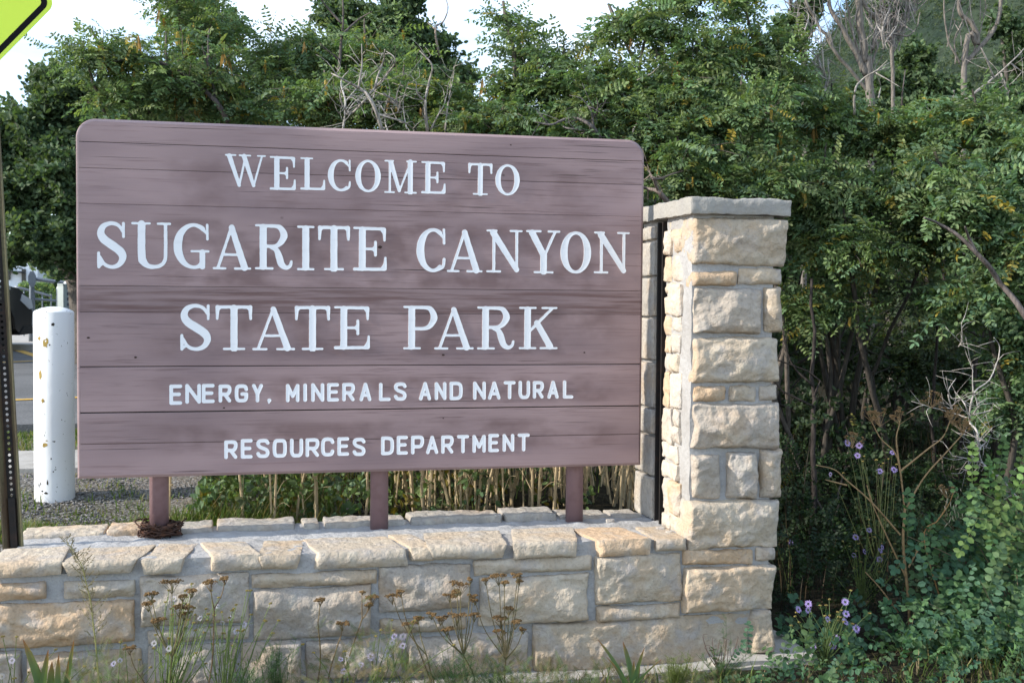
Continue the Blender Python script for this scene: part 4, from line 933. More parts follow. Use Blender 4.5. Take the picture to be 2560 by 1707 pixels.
branch('bare forked grey branch curling up behind the word WELCOME', 7.3, [z2((290, 900), (220, 700), (130, 600), (0, 530), (-60, 500)), z2((200, 650), (330, 500), (375, 410), (310, 350)), z2((130, 600), (150, 450), (150, 300)), z2((180, 680), (60, 780), (0, 640), (80, 560)), z2((250, 780), (420, 830), (520, 895)), z2((240, 600), (290, 430), (310, 345)), z2((300, 640), (380, 700), (250, 690))], r=.013, twigs=4)
branch('thin pale branch standing between two dark stems above the sign', 7.4, [z2((600, 900), (585, 700), (610, 560), (630, 450), (540, 350)), z2((590, 700), (530, 640), (522, 560)), z2((720, 900), (740, 700), (770, 560), (780, 450)), z2((620, 890), (700, 740), (740, 620)), z2((400, 760), (390, 660), (420, 560)), z2((890, 900), (910, 800), (780, 760))], r=.011, twigs=3)
branch('single bare twig reaching into the sky beside the round oak', 8.5, [z2((680, 380), (650, 200), (700, 150), (735, 60), (715, -30)), z2((650, 200), (600, 160))], r=.009, col=(.3, .24, .2))
branch('dark crooked branch lying over the leaves above the word TO', 7.0, [z2((1780, 950), (1700, 850), (1580, 810), (1450, 850), (1330, 830)), z2((1740, 900), (1720, 770), (1680, 710)), z2((1730, 830), (1760, 740)), z2((1700, 900), (1560, 880), (1500, 850))], r=.014, col=(.17, .15, .15), twigs=3)
branch('pale thin branch arching over the right end of the sign top', 7.0, [z2((1995, 950), (2010, 880), (2060, 820), (2150, 800), (2240, 770)), z2((1800, 760), (1900, 750), (1990, 790)), z2((2030, 550), (2120, 510), (2180, 465))], r=.008)
branch('thick grey limb slanting up toward the sky above the pillar', 7.4, [z2((2290, 570), (2200, 450), (2150, 330), (2060, 240)), z2((2200, 450), (2210, 300), (2230, 200)), z2((2180, 400), (2250, 380))], r=.022)
branch('dark bent branch emerging beside the right edge of the board', 6.6, [z2((2260, 1400), (2180, 1310), (2100, 1290), (2040, 1260)), z2((2200, 1350), (2140, 1220), (2180, 1220), (2360, 1160)), z2((2140, 1220), (2120, 1180))], r=.018, col=(.2, .16, .14), twigs=2)
branch('grey forked stem rising from the leaves in front of the distant hill', 7.4, [z3((990, 880), (980, 680), (1000, 560), (980, 440), (960, 180)), z3((980, 680), (900, 620), (800, 570)), z3((980, 480), (900, 420), (810, 375)), z3((970, 470), (930, 380), (820, 315)), z3((1000, 600), (1020, 520), (1010, 400))], r=.013, twigs=4)
branch('pale arched twig with a brushy end right of centre', 7.0, [z3((1190, 790), (1195, 630), (1240, 550), (1330, 490), (1430, 430)), z3((1360, 670), (1370, 600), (1330, 480)), z3((1330, 490), (1430, 460)), z3((1330, 490), (1510, 600)), z3((1340, 490), (1420, 415))], r=.009)
branch('long straight grey branch slanting toward the right edge', 7.2, [z3((1880, 760), (2000, 650), (2150, 530), (2270, 420), (2352, 330)), z3((2150, 530), (2060, 330), (2120, 440)), z3((2200, 500), (2240, 640), (2260, 740)), z3((2260, 430), (2352, 500)), z3((1870, 620), (1870, 720), (1820, 880))], r=.011, twigs=3)
branch('pale broken stick in the shade at the right', 6.5, [z3((1980, 1260), (2060, 1180), (2180, 1060)), z3((1980, 1260), (2100, 1270))], r=.016, col=(.36, .33, .30))
branch('thick brown limb slanting down to the right edge of the picture', 5.9, [z7((1990, 900), (1830, 640), (1650, 400), (1530, 240), (1350, 70), (1220, 0), (1130, -40)), z7((1500, 215), (1440, 100), (1410, 20))], r=.021, col=(.15, .125, .115))
branch('dark limb crossing the thicket behind the pillar', 7.6, [z3((1010, 940), (1300, 1080), (1420, 1180), (1520, 1320)), z3((1300, 1080), (1420, 980), (1480, 880), (1520, 640), (1540, 480))], r=.016, col=(.12, .10, .10))
branch('bare pale skeleton of a dead shrub in the shade at lower right', 5.8, [z7((1500, 1568), (1490, 1430), (1440, 1350), (1470, 1170), (1580, 1070), (1650, 860), (1605, 785)), z7((1470, 1170), (1465, 960)), z7((1440, 1340), (1410, 1240), (1340, 1150)), z7((1440, 1340), (1330, 1300), (1190, 1260), (1040, 1215)), z7((1330, 1300), (1295, 1160), (1350, 1060)), z7((1460, 1310), (1580, 1280), (1600, 1230)), z7((1320, 1250), (1355, 1220)), z7((1460, 1310), (1495, 1260), (1480, 1190)), z7((1500, 1500), (1600, 1405)), z7((1365, 845), (1390, 790), (1385, 675))], r=.007, col=(.50, .46, .42), twigs=3)
branch('grey arching dead branch above the leafy sprays at right', 5.4, [z8((1660, 370), (1560, 250), (1440, 150), (1400, 0)), z8((1440, 150), (1240, 100)), z8((1420, 60), (1460, 10))], r=.009, col=(.42, .38, .35), twigs=5)
branch('thin reddish runner stem low at the right', 4.75, [z8((380, 1438), (620, 1440), (900, 1430), (1200, 1440), (1480, 1510), (1640, 1560))], r=.004, col=(.20, .09, .08))
branch('long dark bough sloping down to the right through the left locust crown', 8.2, [[(x/2.735, y/2.735) for x, y in p] for p in (((1560, 830), (1480, 700), (1380, 600), (1200, 480), (1000, 390), (845, 290), (760, 240)), ((1000, 390), (930, 385), (730, 440), (640, 520)), ((1480, 700), (1440, 480), (1420, 300), (1430, 200)), ((1440, 480), (1380, 310)))], r=.020, col=(.10, .085, .08))
branch('upright dark stem forking into the sky above the word WELCOME', 8.4, [[(x, y) for x, y in p] for p in (((842, 320), (846, 220), (852, 120), (858, 60), (855, -40)), ((852, 90), (895, 50), (930, 30)), ((855, 60), (820, 20), (790, -20)), ((848, 150), (800, 110)))], r=.016, col=(.13, .11, .10))
branch('cluster of thin pale dead twigs behind the top of the board', 7.6, [z2((20, 900), (40, 700), (10, 560), (60, 480)), z2((40, 700), (120, 600), (180, 480)), z2((30, 800), (100, 700), (200, 620)), z2((330, 900), (300, 760), (340, 640)), z2((460, 880), (430, 700), (470, 560)), z2((300, 760), (240, 680))], r=.008, col=(.46, .44, .42), twigs=3)
branch('cluster of grey twigs rising left of the forked snag at upper right', 8.2, [z3((870, 420), (850, 250), (880, 120), (850, 20)), z3((860, 300), (920, 200), (930, 100)), z3((850, 260), (800, 180), (810, 60)), z3((855, 350), (920, 300), (960, 190))], r=.009, col=(.36, .33, .30), twigs=6)
branch('cluster of grey twigs rising right of the forked snag at upper right', 8.2, [z3((1400, 340), (1380, 200), (1440, 60)), z3((1400, 300), (1480, 180), (1500, 60)), z3((1390, 240), (1340, 150), (1350, 40))], r=.009, col=(.36, .33, .30), twigs=6)
# dark stems in the shade
rs = np.random.RandomState(9)
for k in range(15):
    x = rs.uniform(1950, 2560); Y = rs.uniform(6.2, 9); b = np.array(gat(x, Y)); h = rs.uniform(1.2, 2.4); r0 = rs.uniform(.010, .032)
    t = thing('bare_sapling', b, 'dark bare stem standing in the shade of the right thicket', 'stem', 'dark stems inside the right thicket'); mb = MB()
    l_ = rs.normal()*.25; P = [b-[0, 0, .05], b+[l_*.3, 0, h*.3], b+[l_*.5+rs.normal()*.05, .05, h*.6], b+[l_+rs.normal()*.1, 0, h]]
    tube(mb, P, r0, r0*.4, 6, 14, (.06, .05, .045), wob=.03)
    for _ in range(3):
        f = rs.uniform(.4, .9); p = P[0]*(1-f)+P[3]*f; tube(mb, [p, p+[rs.normal()*.2, .05, .15], p+[rs.normal()*.35, 0, .45]], r0*.4, .002, 4, 7, (.06, .05, .045))
    mb.build('stem_wood', BARK, t, smooth=True)

# ---- dry stems seen below the board
def drystem(seed):
    rs = np.random.RandomState(seed); mb = MB(); h = rs.uniform(.75, 1.15); lean = rs.normal(size=2)*.11
    P = np.array([[lean[0]*f+rs.normal()*.006, lean[1]*f, h*f] for f in np.linspace(0, 1, 7)]); P[0] = (0, 0, -.05)
    c = np.array((.56, .44, .27))*rs.uniform(.7, 1.1); r0 = rs.uniform(.0035, .0095); tube(mb, P, r0, r0*.55, 6, 22, c)
    for f in np.arange(.12, .95, .14):
        p = P[0]*(1-f)+P[-1]*f; tube(mb, [p-[0, 0, .004], p, p+[0, 0, .004]], r0*1.25, r0*1.2, 6, 3, c*.6)
    for _ in range(4):
        f = rs.uniform(.15, .9); p = P[0]*(1-f)+P[-1]*f; d = np.array([rs.normal()*.5, rs.normal()*.5, .8]); l = rs.uniform(.1, .3)
        tube(mb, [p, p+d*l*.5, p+d*l+[0, 0, -.06]], .0022, .001, 3, 6, c*.9)
    return mb
protos = [drystem(40+i).build('dry_reed', DRY) for i in range(7)]
for p_ in protos: p_['category'] = 'dry reed'
spots = []
rs = np.random.RandomState(77)
for k in range(190):
    x = rs.uniform(1000, 1600) if rs.rand() < .88 else rs.uniform(640, 1000)
    spots.append((x, rs.uniform(5.65, 7.0)))
spots += [(612, 5.6), (686, 5.58), (680, 5.62), (790, 5.6), (795, 5.65), (420, 5.6), (740, 5.7)]
for k, (x, Y) in enumerate(spots):
    src = protos[k % 7]; o = src if k < 7 else src.copy()
    if k >= 7: SC.collection.objects.link(o)
    o.location = gat(x, Y); o.rotation_euler = (rs.normal()*.05, rs.normal()*.05, rs.uniform(0, 6.28)); s_ = rs.uniform(.8, 1.15); o.scale = (s_, s_, s_)
    o['category'] = 'dry reed'; o['group'] = 'straw-coloured dry reeds behind the wall'; o['label'] = 'thin straw-coloured dry reed behind the low wall, seen under the sign board'

for o in SC.objects:
    if o.name.startswith('dry_reed') and abs(o.location.x-gat(420, 5.6)[0]) < .005: o['label'] = 'straw-coloured dry reed standing right behind the left sign post, apart from the others'
# ---- grass and ground cover
def blades(mb, P, h, w, col, rs, bend=.5):
    n = len(P); a = rs.uniform(0, 6.28, n); d = np.stack([np.cos(a), np.sin(a), 0*a], -1); s = np.stack([-d[:, 1], d[:, 0], 0*a], -1)*w[:, None]*.5
    V = []
    for t, ww in ((0, 1), (.5, .8), (1, .12)):
        c = P+np.array([0, 0, 1.])*(h*t*(1-.25*bend*t))[:, None]+d*(h*bend*t*t*.8)[:, None]; V += [c-s*ww, c+s*ww]
    V = np.stack(V, 1).reshape(-1, 3); b = (np.arange(n)*6)[:, None]
    F = np.concatenate([b+np.array([[0, 1, 3, 2]]), b+np.array([[2, 3, 5, 4]])]); mb.add(V, F, np.repeat(col, 6, 0))
def grass(name, label, n, xr, yr, h0, h1, pal, seed, patch=None, w=.006, kind='stuff', bend=.55):
    rs = np.random.RandomState(seed); X = rs.uniform(*xr, n); Y = rs.uniform(*yr, n)
    if patch is not None:
        m = patch(X, Y, rs); X, Y = X[m], Y[m]
    Z = ground_z(X, Y)-.01; m = len(X); nn = .6+.6*np.clip(vnoise(np.stack([X*3, Y*3, 0*X], -1)), -1, 1)
    mb = MB(); blades(mb, np.stack([X, Y, Z], -1), rs.uniform(h0, h1, m)*nn, rs.uniform(.6, 1.3, m)*w, jitcol(pal, m, rs), rs, bend); return tag(mb.build(name, LEAF), label, None, None, kind)
GP = np.array([(.10, .16, .035), (.13, .18, .04), (.08, .13, .03), (.22, .20, .09)])
grass('grass', 'green grass along the back of the wall at left', 9000, (-1.25, .5), (5.5, 6.35), .05, .15, GP, 1, lambda X, Y, r: r.rand(len(X)) < np.clip(1.3-(Y-5.5)*1.6+.5*vnoise(np.stack([X*5, Y*5, 0*X], -1)), 0, 1))
grass('grass', 'grass strip between the concrete and the parking lot', 14000, (-5, .3), (7.84, 8.92), .04, .11, GP, 2, w=.009)
grass('grass', 'sparse grass tufts in the gravel round the bollard', 1500, (-1.3, .4), (6.1, 6.9), .03, .10, GP, 3, lambda X, Y, r: vnoise(np.stack([X*7, Y*7, 0*X], -1)) > .25)
grass('grass', 'weedy grass behind the wall under the sign', 7000, (-.2, 2.3), (5.55, 7.6), .08, .28, np.concatenate([GP*.8, [(.20, .15, .08), (.12, .09, .05)]]), 4, lambda X, Y, r: r.rand(len(X)) < np.clip(1.2-X*.9, .10, 1))
grass('grass', 'grass at the foot of the wall front', 5200, (-.8, 4.4), (3.95, 4.6), .04, .17, np.concatenate([GP*.8, [(.25, .2, .11)]]), 5, lambda X, Y, r: (r.rand(len(X)) < np.where((X > .8) & (X < 2.3), .25, np.where(X > 2.3, .5, 1))))
grass('grass', 'dry grass in the shade of the right thicket', 2600, (2.3, 5.8), (5.3, 8.8), .25, .95, np.array([(.085, .06, .035), (.05, .038, .025), (.03, .04, .018), (.03, .025, .018)]), 6, bend=.22, w=.005)  # dry blades tinted darker to hold the thicket shade
grass('grass', 'lawn beyond the pavement', 5000, (-14, 3), (34.5, 42), .1, .25, GP, 8, w=.05)
# broadleaf weeds under the sign
rs = np.random.RandomState(31); mb = MB(); n = 1100; X = -.15+1.9*rs.rand(n)**2.2; Y = rs.uniform(5.6, 7.4, n); P = np.stack([X, Y, ground_z(X, Y)+rs.rand(n)**1.5*.42], -1)
D = norm(rs.normal(size=(n, 3))+[0, 0, .6]); place(mb, CLU[0][0], CLU[0][1], P, frames(D, norm(rs.normal(size=(n, 3)))), rs.uniform(.05, .11, n), jitcol(np.concatenate([GREENS, GREENS*.6, YELG[:1]*.5]), n, rs), CLU[0][2])
tag(mb.build('ground_cover', LEAF), 'leafy green weeds behind the wall under the sign', None, None, 'stuff')
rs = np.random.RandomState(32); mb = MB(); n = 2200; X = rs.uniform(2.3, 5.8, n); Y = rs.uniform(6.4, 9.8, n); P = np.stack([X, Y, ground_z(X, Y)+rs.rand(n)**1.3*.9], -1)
place(mb, CLB[0][0], CLB[0][1], P, frames(norm(rs.normal(size=(n, 3))+[0, 0, .6]), norm(rs.normal(size=(n, 3)))), rs.uniform(.05, .12, n), jitcol(DARKG*.55, n, rs), CLB[0][2])  # dark greens cut further to paint in the floor shade
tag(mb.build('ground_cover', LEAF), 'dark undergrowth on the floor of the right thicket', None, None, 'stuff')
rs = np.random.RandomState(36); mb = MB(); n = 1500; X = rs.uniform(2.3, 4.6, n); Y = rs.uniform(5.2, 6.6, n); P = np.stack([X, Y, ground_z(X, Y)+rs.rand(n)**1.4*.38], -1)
place(mb, LOCB[0][0], LOCB[0][1], P, frames(norm(rs.normal(size=(n, 3))+[0, -.2, .7]), norm(rs.normal(size=(n, 3))*.6+[0, -.3, 1])), rs.uniform(.06, .12, n), jitcol(GREENS*np.array([.15, .20, .18]), n, rs), LOCB[0][2])  # greens cut to near black: ground shade is in the colour
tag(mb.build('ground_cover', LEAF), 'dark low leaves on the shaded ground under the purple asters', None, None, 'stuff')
rs = np.random.RandomState(34); mb = MB(); n = 420; X = rs.uniform(1.95, 4.6, n); Y = rs.uniform(3.9, 5.1, n); m_ = ~((X < 2.45) & (Y > 4.55)); X, Y = X[m_], Y[m_]; n = len(X); P = np.stack([X, Y, ground_z(X, Y)+rs.rand(n)**1.5*(.10+.10*(X > 2.6))], -1)
place(mb, LOCB[1][0], LOCB[1][1], P, frames(norm(rs.normal(size=(n, 3))+[0, -.3, .8]), norm(rs.normal(size=(n, 3))*.5+[0, -.3, 1])), rs.uniform(.10, .17, n), jitcol(GREENS*np.array([.5, .68, .72]), n, rs), LOCB[1][2])
tag(mb.build('ground_cover', LEAF), 'low leafy cover on the ground right of the pillar', None, None, 'stuff')
rs = np.random.RandomState(35); mb = MB(); n = 3200; X = -.9+2.9*rs.rand(n)**1.4; Y = rs.uniform(4.2, 4.6, n); hh = .27*np.clip(1.25-.45*X, .3, 1.4)*np.clip(.6+.7*vnoise(np.stack([X*4, Y*0, X*0], -1)), .15, 1.2); P = np.stack([X, Y, rs.rand(n)*hh], -1)
FV, FF = FERN; place(mb, FV, FF, P, frames(norm(rs.normal(size=(n, 3))+[0, 0, .9]), norm(rs.normal(size=(n, 3)))), rs.uniform(.03, .07, n), jitcol(np.array([(.13, .18, .07), (.10, .15, .06), (.20, .19, .09), (.22, .17, .10)]), n, rs))
tag(mb.build('ground_cover', LEAF), 'tangled low weeds along the foot of the wall', None, None, 'stuff')
for (x_, y_, s_, lab) in ((1525, 1302, .020, 'pale chip of stone lying on the wall top near the right sign post'), (1655, 1322, .018, 'largest crumb of mortar at the foot of the pillar'), (1672, 1330, .012, 'small crumb of mortar in front of the largest one by the pillar')):
    p_ = atZ(x_, y_, WT+.004); mb = MB(); stone(mb, p_[0]-s_, p_[0]+s_, p_[1]-s_*.7, p_[1]+s_*.7, WT-.003, WT+s_*.75, seed=int(x_), bulge=.003, res=.006, amp=.8, col=(.5, .48, .45)); tag(mb.build('stone_chip', STONE, None, True), lab, 'stone chip', 'loose crumbs on the wall top')
# gravel
rs = np.random.RandomState(33); mb = MB(); n = 6500; X = rs.uniform(-2.2, .7, n); Y = rs.uniform(5.9, 6.95, n); m_ = vnoise(np.stack([X*2.2, Y*5, 0*X], -1)) > -.25; X, Y = X[m_], Y[m_]; n = len(X); r_ = rs.uniform(.004, .012, n)
OC = np.array([(1, 0, 0), (-1, 0, 0), (0, 1, 0), (0, -1, 0), (0, 0, .7), (0, 0, -.7)], float); OF = np.array([(0, 2, 4), (2, 1, 4), (1, 3, 4), (3, 0, 4)])
Dg = norm(rs.normal(size=(n, 3))*[1, 1, .3]); place(mb, OC, OF, np.stack([X, Y, ground_z(X, Y)+.004], -1), frames(Dg, norm(rs.normal(size=(n, 3))*.3+[0, 0, 1])), r_, np.array([(.16, .155, .155), (.22, .21, .205), (.10, .10, .10)])[rs.randint(3, size=n)])
tag(mb.build('gravel', CONC if False else M_('gravel_stone', attr=True, rough=.9, spec=.2)), 'grey gravel round the white bollard', None, None, 'stuff')

# ------------------------------------------------------------------ bollard
b = atY(137, 1243, 6.4); b = np.array([b[0], 6.4, float(ground_z(b[0], 6.4))]); t = thing('bollard', b, 'white-painted steel bollard with chipped paint and domed top in the gravel', 'bollard')
mb = MB(); hb = atY(137, 779, 6.4)[2]-b[2]; R = .098
lathe(mb, [(R, -.05), (R, .0), (R, hb*.5), (R, hb-.006), (R-.003, hb)], (b[0], b[1], b[2]), 48); mb.build('bollard_tube', WHITEP, t, smooth=True)
mb = MB(); lathe(mb, [(R-.003, hb), (R-.01, hb+.006), (.06, hb+.018), (.03, hb+.024), (0, hb+.026)], (b[0], b[1], b[2]), 48); mb.build('bollard_cap', WHITEP, t, smooth=True)

CHIP = M_('old_ochre_paint', (.36, .25, .06), .7, noise=((40, 3, .5, .7, (.14, .09, .03), .7),)); DOT = M_('dark_chip', (.03, .025, .02), .8)
rs = np.random.RandomState(12); ctr = np.array([b[0], b[1]])
def chip(x, y, w, h, mat, nm):
    p = atY(x, y, 6.4-.09); dx = np.clip((p[0]-ctr[0])/R, -.97, .97); a0 = math.asin(dx); k = 6.35/FPX; n = 11; an = np.arange(n)*2*math.pi/n; V = []
    for q_ in an:
        rr = rs.uniform(.6, 1.15); u = a0+rr*math.cos(q_)*w*k/2/R/max(math.cos(a0), .4); z_ = p[2]+rr*math.sin(q_)*h*k/2; V.append((ctr[0]+(R+.0007)*math.sin(u), ctr[1]-(R+.0007)*math.cos(u), z_))
    mb = MB(); mb.add(V, [np.array([list(range(n))])]); mb.build(nm, mat, t)
for (x, y, w, h) in ((97.5, 846, 8, 12), (114, 857, 14, 25), (100.5, 937, 9, 24), (106.5, 1002, 8, 10), (112, 1112, 16, 12), (117, 1101, 7, 3)): chip(x, y, w, h, CHIP, 'paint_chip')
for (x, y, w, h) in ((133, 811, 9, 8), (125, 862, 4, 4), (136, 1103, 8, 3), (128.5, 1146, 4, 5), (140, 1173, 3, 3), (134, 1178, 4, 4), (137, 1173, 2, 2), (111, 1088, 2, 4), (119, 1206, 4, 14), (96, 1214, 3, 12), (101, 1210, 3, 8), (115, 1232, 9, 6), (105, 1228, 5, 5), (158, 1253, 3, 3), (105, 775, 3, 3), (116, 779, 5, 2)): chip(x, y, w, h, DOT, 'dark_chip')
# ------------------------------------------------------------------ warning sign on a leaning U-channel post
LIME = M_('fluorescent_sheeting', (.62, .80, .045), .35, spec=.5); BLK = M_('black_border', (.010, .010, .012), .85, spec=.05); ALU = M_('sign_aluminium', (.55, .56, .57), .4, metal=.7)
POSTM = M_('olive_brown_post', (.125, .115, .06), .6, noise=(((18, 18, 2.5), 5, .42, .6, (.075, .045, .028), .9), (60, 3, .5, .75, 'mul', .5)), bump=((60, 4, .3, .003),))
Yp = 5.12
pb = atY(38, 1420, Yp); ptop = atY(-40, 60, Yp); foot = pb+(pb-ptop)*((pb[2]-.40)/(ptop[2]-pb[2])); t = thing('warning_sign', foot, 'yellow-green diamond warning sign with black border on a leaning perforated post', 'road sign')
axis = norm(ptop-pb); xd = norm(np.cross(np.cross(axis, [1., 0, 0]), axis)); yd = np.cross(axis, xd)
F3 = np.stack([xd, yd, axis], 1)
def loc3(mb, V, F, col=None):
    V = np.asarray(V, float)@F3.T+foot; mb.add(V, F, col)
mb = MB(); Lp = np.linalg.norm(ptop-foot)+.3
# U section: web with a row of holes, two flanges
sec = [(-.040, -.018), (-.034, -.018), (-.016, .012), (.016, .012), (.034, -.018), (.040, -.018), (.040, -.014), (.036, -.014), (.019, .016), (-.019, .016), (-.036, -.014), (-.040, -.014)]
hole, pitch = .0060, .0235
wb = MB()
def strip(xa, xb, y, z0, z1): loc3(wb, [(xa, y, z0), (xb, y, z0), (xb, y, z1), (xa, y, z1)], np.array([(0, 1, 2, 3)]))
for i in range(len(sec)):
    a, c_ = sec[i], sec[(i+1) % len(sec)]
    if abs(a[1]-c_[1]) < 1e-6 and abs(a[0]-c_[0]) > .02: continue
    loc3(mb, [(*a, 0), (*c_, 0), (*c_, Lp), (*a, Lp)], np.array([(0, 1, 2, 3)]))
for yy in (.014,):
    strip(-.0185, -.006, yy, 0, Lp); strip(.006, .0185, yy, 0, Lp)
na = 12; ac_ = math.atan2(pitch/2, .006); AN = np.array([0, ac_*.5, ac_, (ac_+math.pi/2)/2+.0, math.pi/2, math.pi-ac_*1.0-.35, math.pi-ac_, math.pi, math.pi+ac_, 1.5*math.pi, 2*math.pi-ac_, 2*math.pi-ac_*.5]); AN.sort(); zz = 0; V = []; F = []
nh = int(Lp/pitch)
for k in range(nh):
    zc = (k+.5)*pitch
    for yy in (.014,):
        b0 = len(V); ang = AN
        sq = []
        for a in ang:
            c_, s_ = math.cos(a), math.sin(a); m_ = max(abs(c_)/.006, abs(s_)/(pitch/2)); sq.append((c_/m_, s_/m_))
        V += [(hole*math.cos(a), yy, zc+hole*math.sin(a)) for a in ang]+[(p[0], yy, zc+p[1]) for p in sq]
        F += [(b0+i, b0+(i+1) % na, b0+na+(i+1) % na, b0+na+i) for i in range(na)]
        for cx in (-1, 1):
            for cz in (-1, 1): pass
loc3(wb, V, np.array(F)); mb.build('post_flanges', POSTM, t); wb.build('perforated_web', DARKST, t)  # web in dark steel: painted stand-in for shade inside the U
mb = MB(); zs = np.linalg.norm(atY(28, 1245, Yp)-foot)
V = []; loc3(mb, [(-.012, -.004, 0), (.014, -.004, 0), (.014, -.004, zs), (-.012, -.004, zs), (-.012, .004, 0), (.014, .004, 0), (.014, .004, zs), (-.012, .004, zs)], np.array([(0, 1, 2, 3), (4, 5, 6, 7), (2, 3, 7, 6), (0, 3, 7, 4), (1, 2, 6, 5)]))
for k in range(9): loc3(mb, [(-.003, -.0055, zs-.03-k*.03), (.004, -.0055, zs-.03-k*.03), (.004, -.0055, zs-.018-k*.03), (-.003, -.0055, zs-.018-k*.03)], np.array([(0, 1, 2, 3)]), (0, 0, 0))
mb.build('base_sleeve', DARKST, t)
def rounded_diamond(half, rc, n=9):
    pts = []
    for k in range(4):
        a0 = math.radians(90*k-45+0); cx = (half*math.sqrt(2)-rc*math.sqrt(2))*math.cos(math.radians(90*k)); cy = (half*math.sqrt(2)-rc*math.sqrt(2))*math.sin(math.radians(90*k))
        for a in np.linspace(a0, a0+math.pi/2, n): pts.append((cx+rc*math.cos(a), cy+rc*math.sin(a)))
    return pts
S2 = .458; corner = atY(131, 28, Yp-.03); rot = math.radians(3.2); cen = corner-np.array([(S2*math.sqrt(2)-.047*(math.sqrt(2)-1))*math.cos(rot), 0, (S2*math.sqrt(2)-.047*.41)*-math.sin(rot)*-1])
cen = corner+np.array([-(S2*math.sqrt(2)-.019)*math.cos(rot), 0, (S2*math.sqrt(2)-.019)*math.sin(rot)*0+.0])
ca, sa = math.cos(rot), math.sin(rot)
def dia(half, rc, y): return [(cen[0]+ca*x-sa*z_, cen[1]+y, cen[2]+sa*x+ca*z_) for x, z_ in rounded_diamond(half, rc)]
def slab(name, o_, y0, y1, mat, inner=None):
    mb = MB(); A = [(x, y+0, z_) for x, y, z_ in o_]; n = len(A)
    if inner is None:
        V = [(x, y+y0, z_) for x, y, z_ in A]+[(x, y+y1, z_) for x, y, z_ in A]
        mb.add(V, [np.array([list(range(n))]), np.array([list(range(n, 2*n))[::-1]]), np.array([(k, (k+1) % n, n+(k+1) % n, n+k) for k in range(n)])])
    else:
        V = [(x, y+y0, z_) for x, y, z_ in A]+[(x, y+y0, z_) for x, y, z_ in inner]
        mb.add(V, [np.array([(k, (k+1) % n, n+(k+1) % n, n+k) for k in range(n)])])
    mb.build(name, mat, t)
slab('sign_panel', dia(S2, .047, 0), 0, .003, LIME)
slab('black_border', dia(S2-.016, .038, 0), -.0008, 0, BLK, inner=dia(S2-.038, .018, 0))
mb = MB()
for k in (-.25, .25):
    lathe(mb, [(0, -.004), (.009, -.004), (.009, 0), (0, .002)], (0, 0, 0), 8); mb.V[-1] = (mb.V[-1][:, [0, 2, 1]]*[1, 1, 1]+np.array([cen[0], cen[1]-.002, cen[2]+k])).astype(np.float32)
mb.build('bolt', ALU, t)

# ------------------------------------------------------------------ rusty chain bundle round the first post
c0 = atY(396.5, 1335, 5.19); c0 = np.array([c0[0], 5.232, WT]); t = thing('rusty_wire_coil', c0, 'tangled rusty wire coil with a hooked end round the foot of the left sign post', 'wire coil'); mb = MB(); rs = np.random.RandomState(3)
for k in range(26):
    a = np.linspace(0, 2*math.pi, 26)+rs.uniform(0, 6); r0 = rs.uniform(.046, .082); ex = rs.uniform(.85, 1.35); zc = rs.uniform(-.004, .048)
    P = np.stack([c0[0]+r0*ex*np.cos(a)+.006*rs.normal(), c0[1]-.012+r0*np.sin(a), c0[2]+.004+np.maximum(zc+rs.uniform(-.02, .02)*np.cos(a+rs.uniform(0, 6)), 0)], -1)+rs.normal(size=(26, 3))*.005
    tube(mb, P, .0034, .0034, 5, 52)
for k in range(30):
    a = rs.uniform(0, 6.28); p = c0+np.array([.075*math.cos(a), -.012+.065*math.sin(a), rs.uniform(.005, .05)]); d = rs.normal(size=3)*.02; tube(mb, [p-d, p+rs.normal(size=3)*.004, p+d], .003, .003, 4, 5)
mb.build('wire_loops', RUST, t, smooth=True)
mb = MB(); P = [atY(x, y, 5.17) for x, y in ((365, 1347), (345, 1354), (331, 1358), (320, 1362), (317, 1357), (322, 1354))]; tube(mb, P, .004, .0035, 6, 30); mb.build('hook_end', RUST, t, smooth=True)
mb = MB(); P = [atY(x, y, 5.2) for x, y in ((415, 1338), (435, 1341), (456, 1343))]; tube(mb, P, .005, .005, 6, 8); mb.build('wire_end', RUST, t, smooth=True)

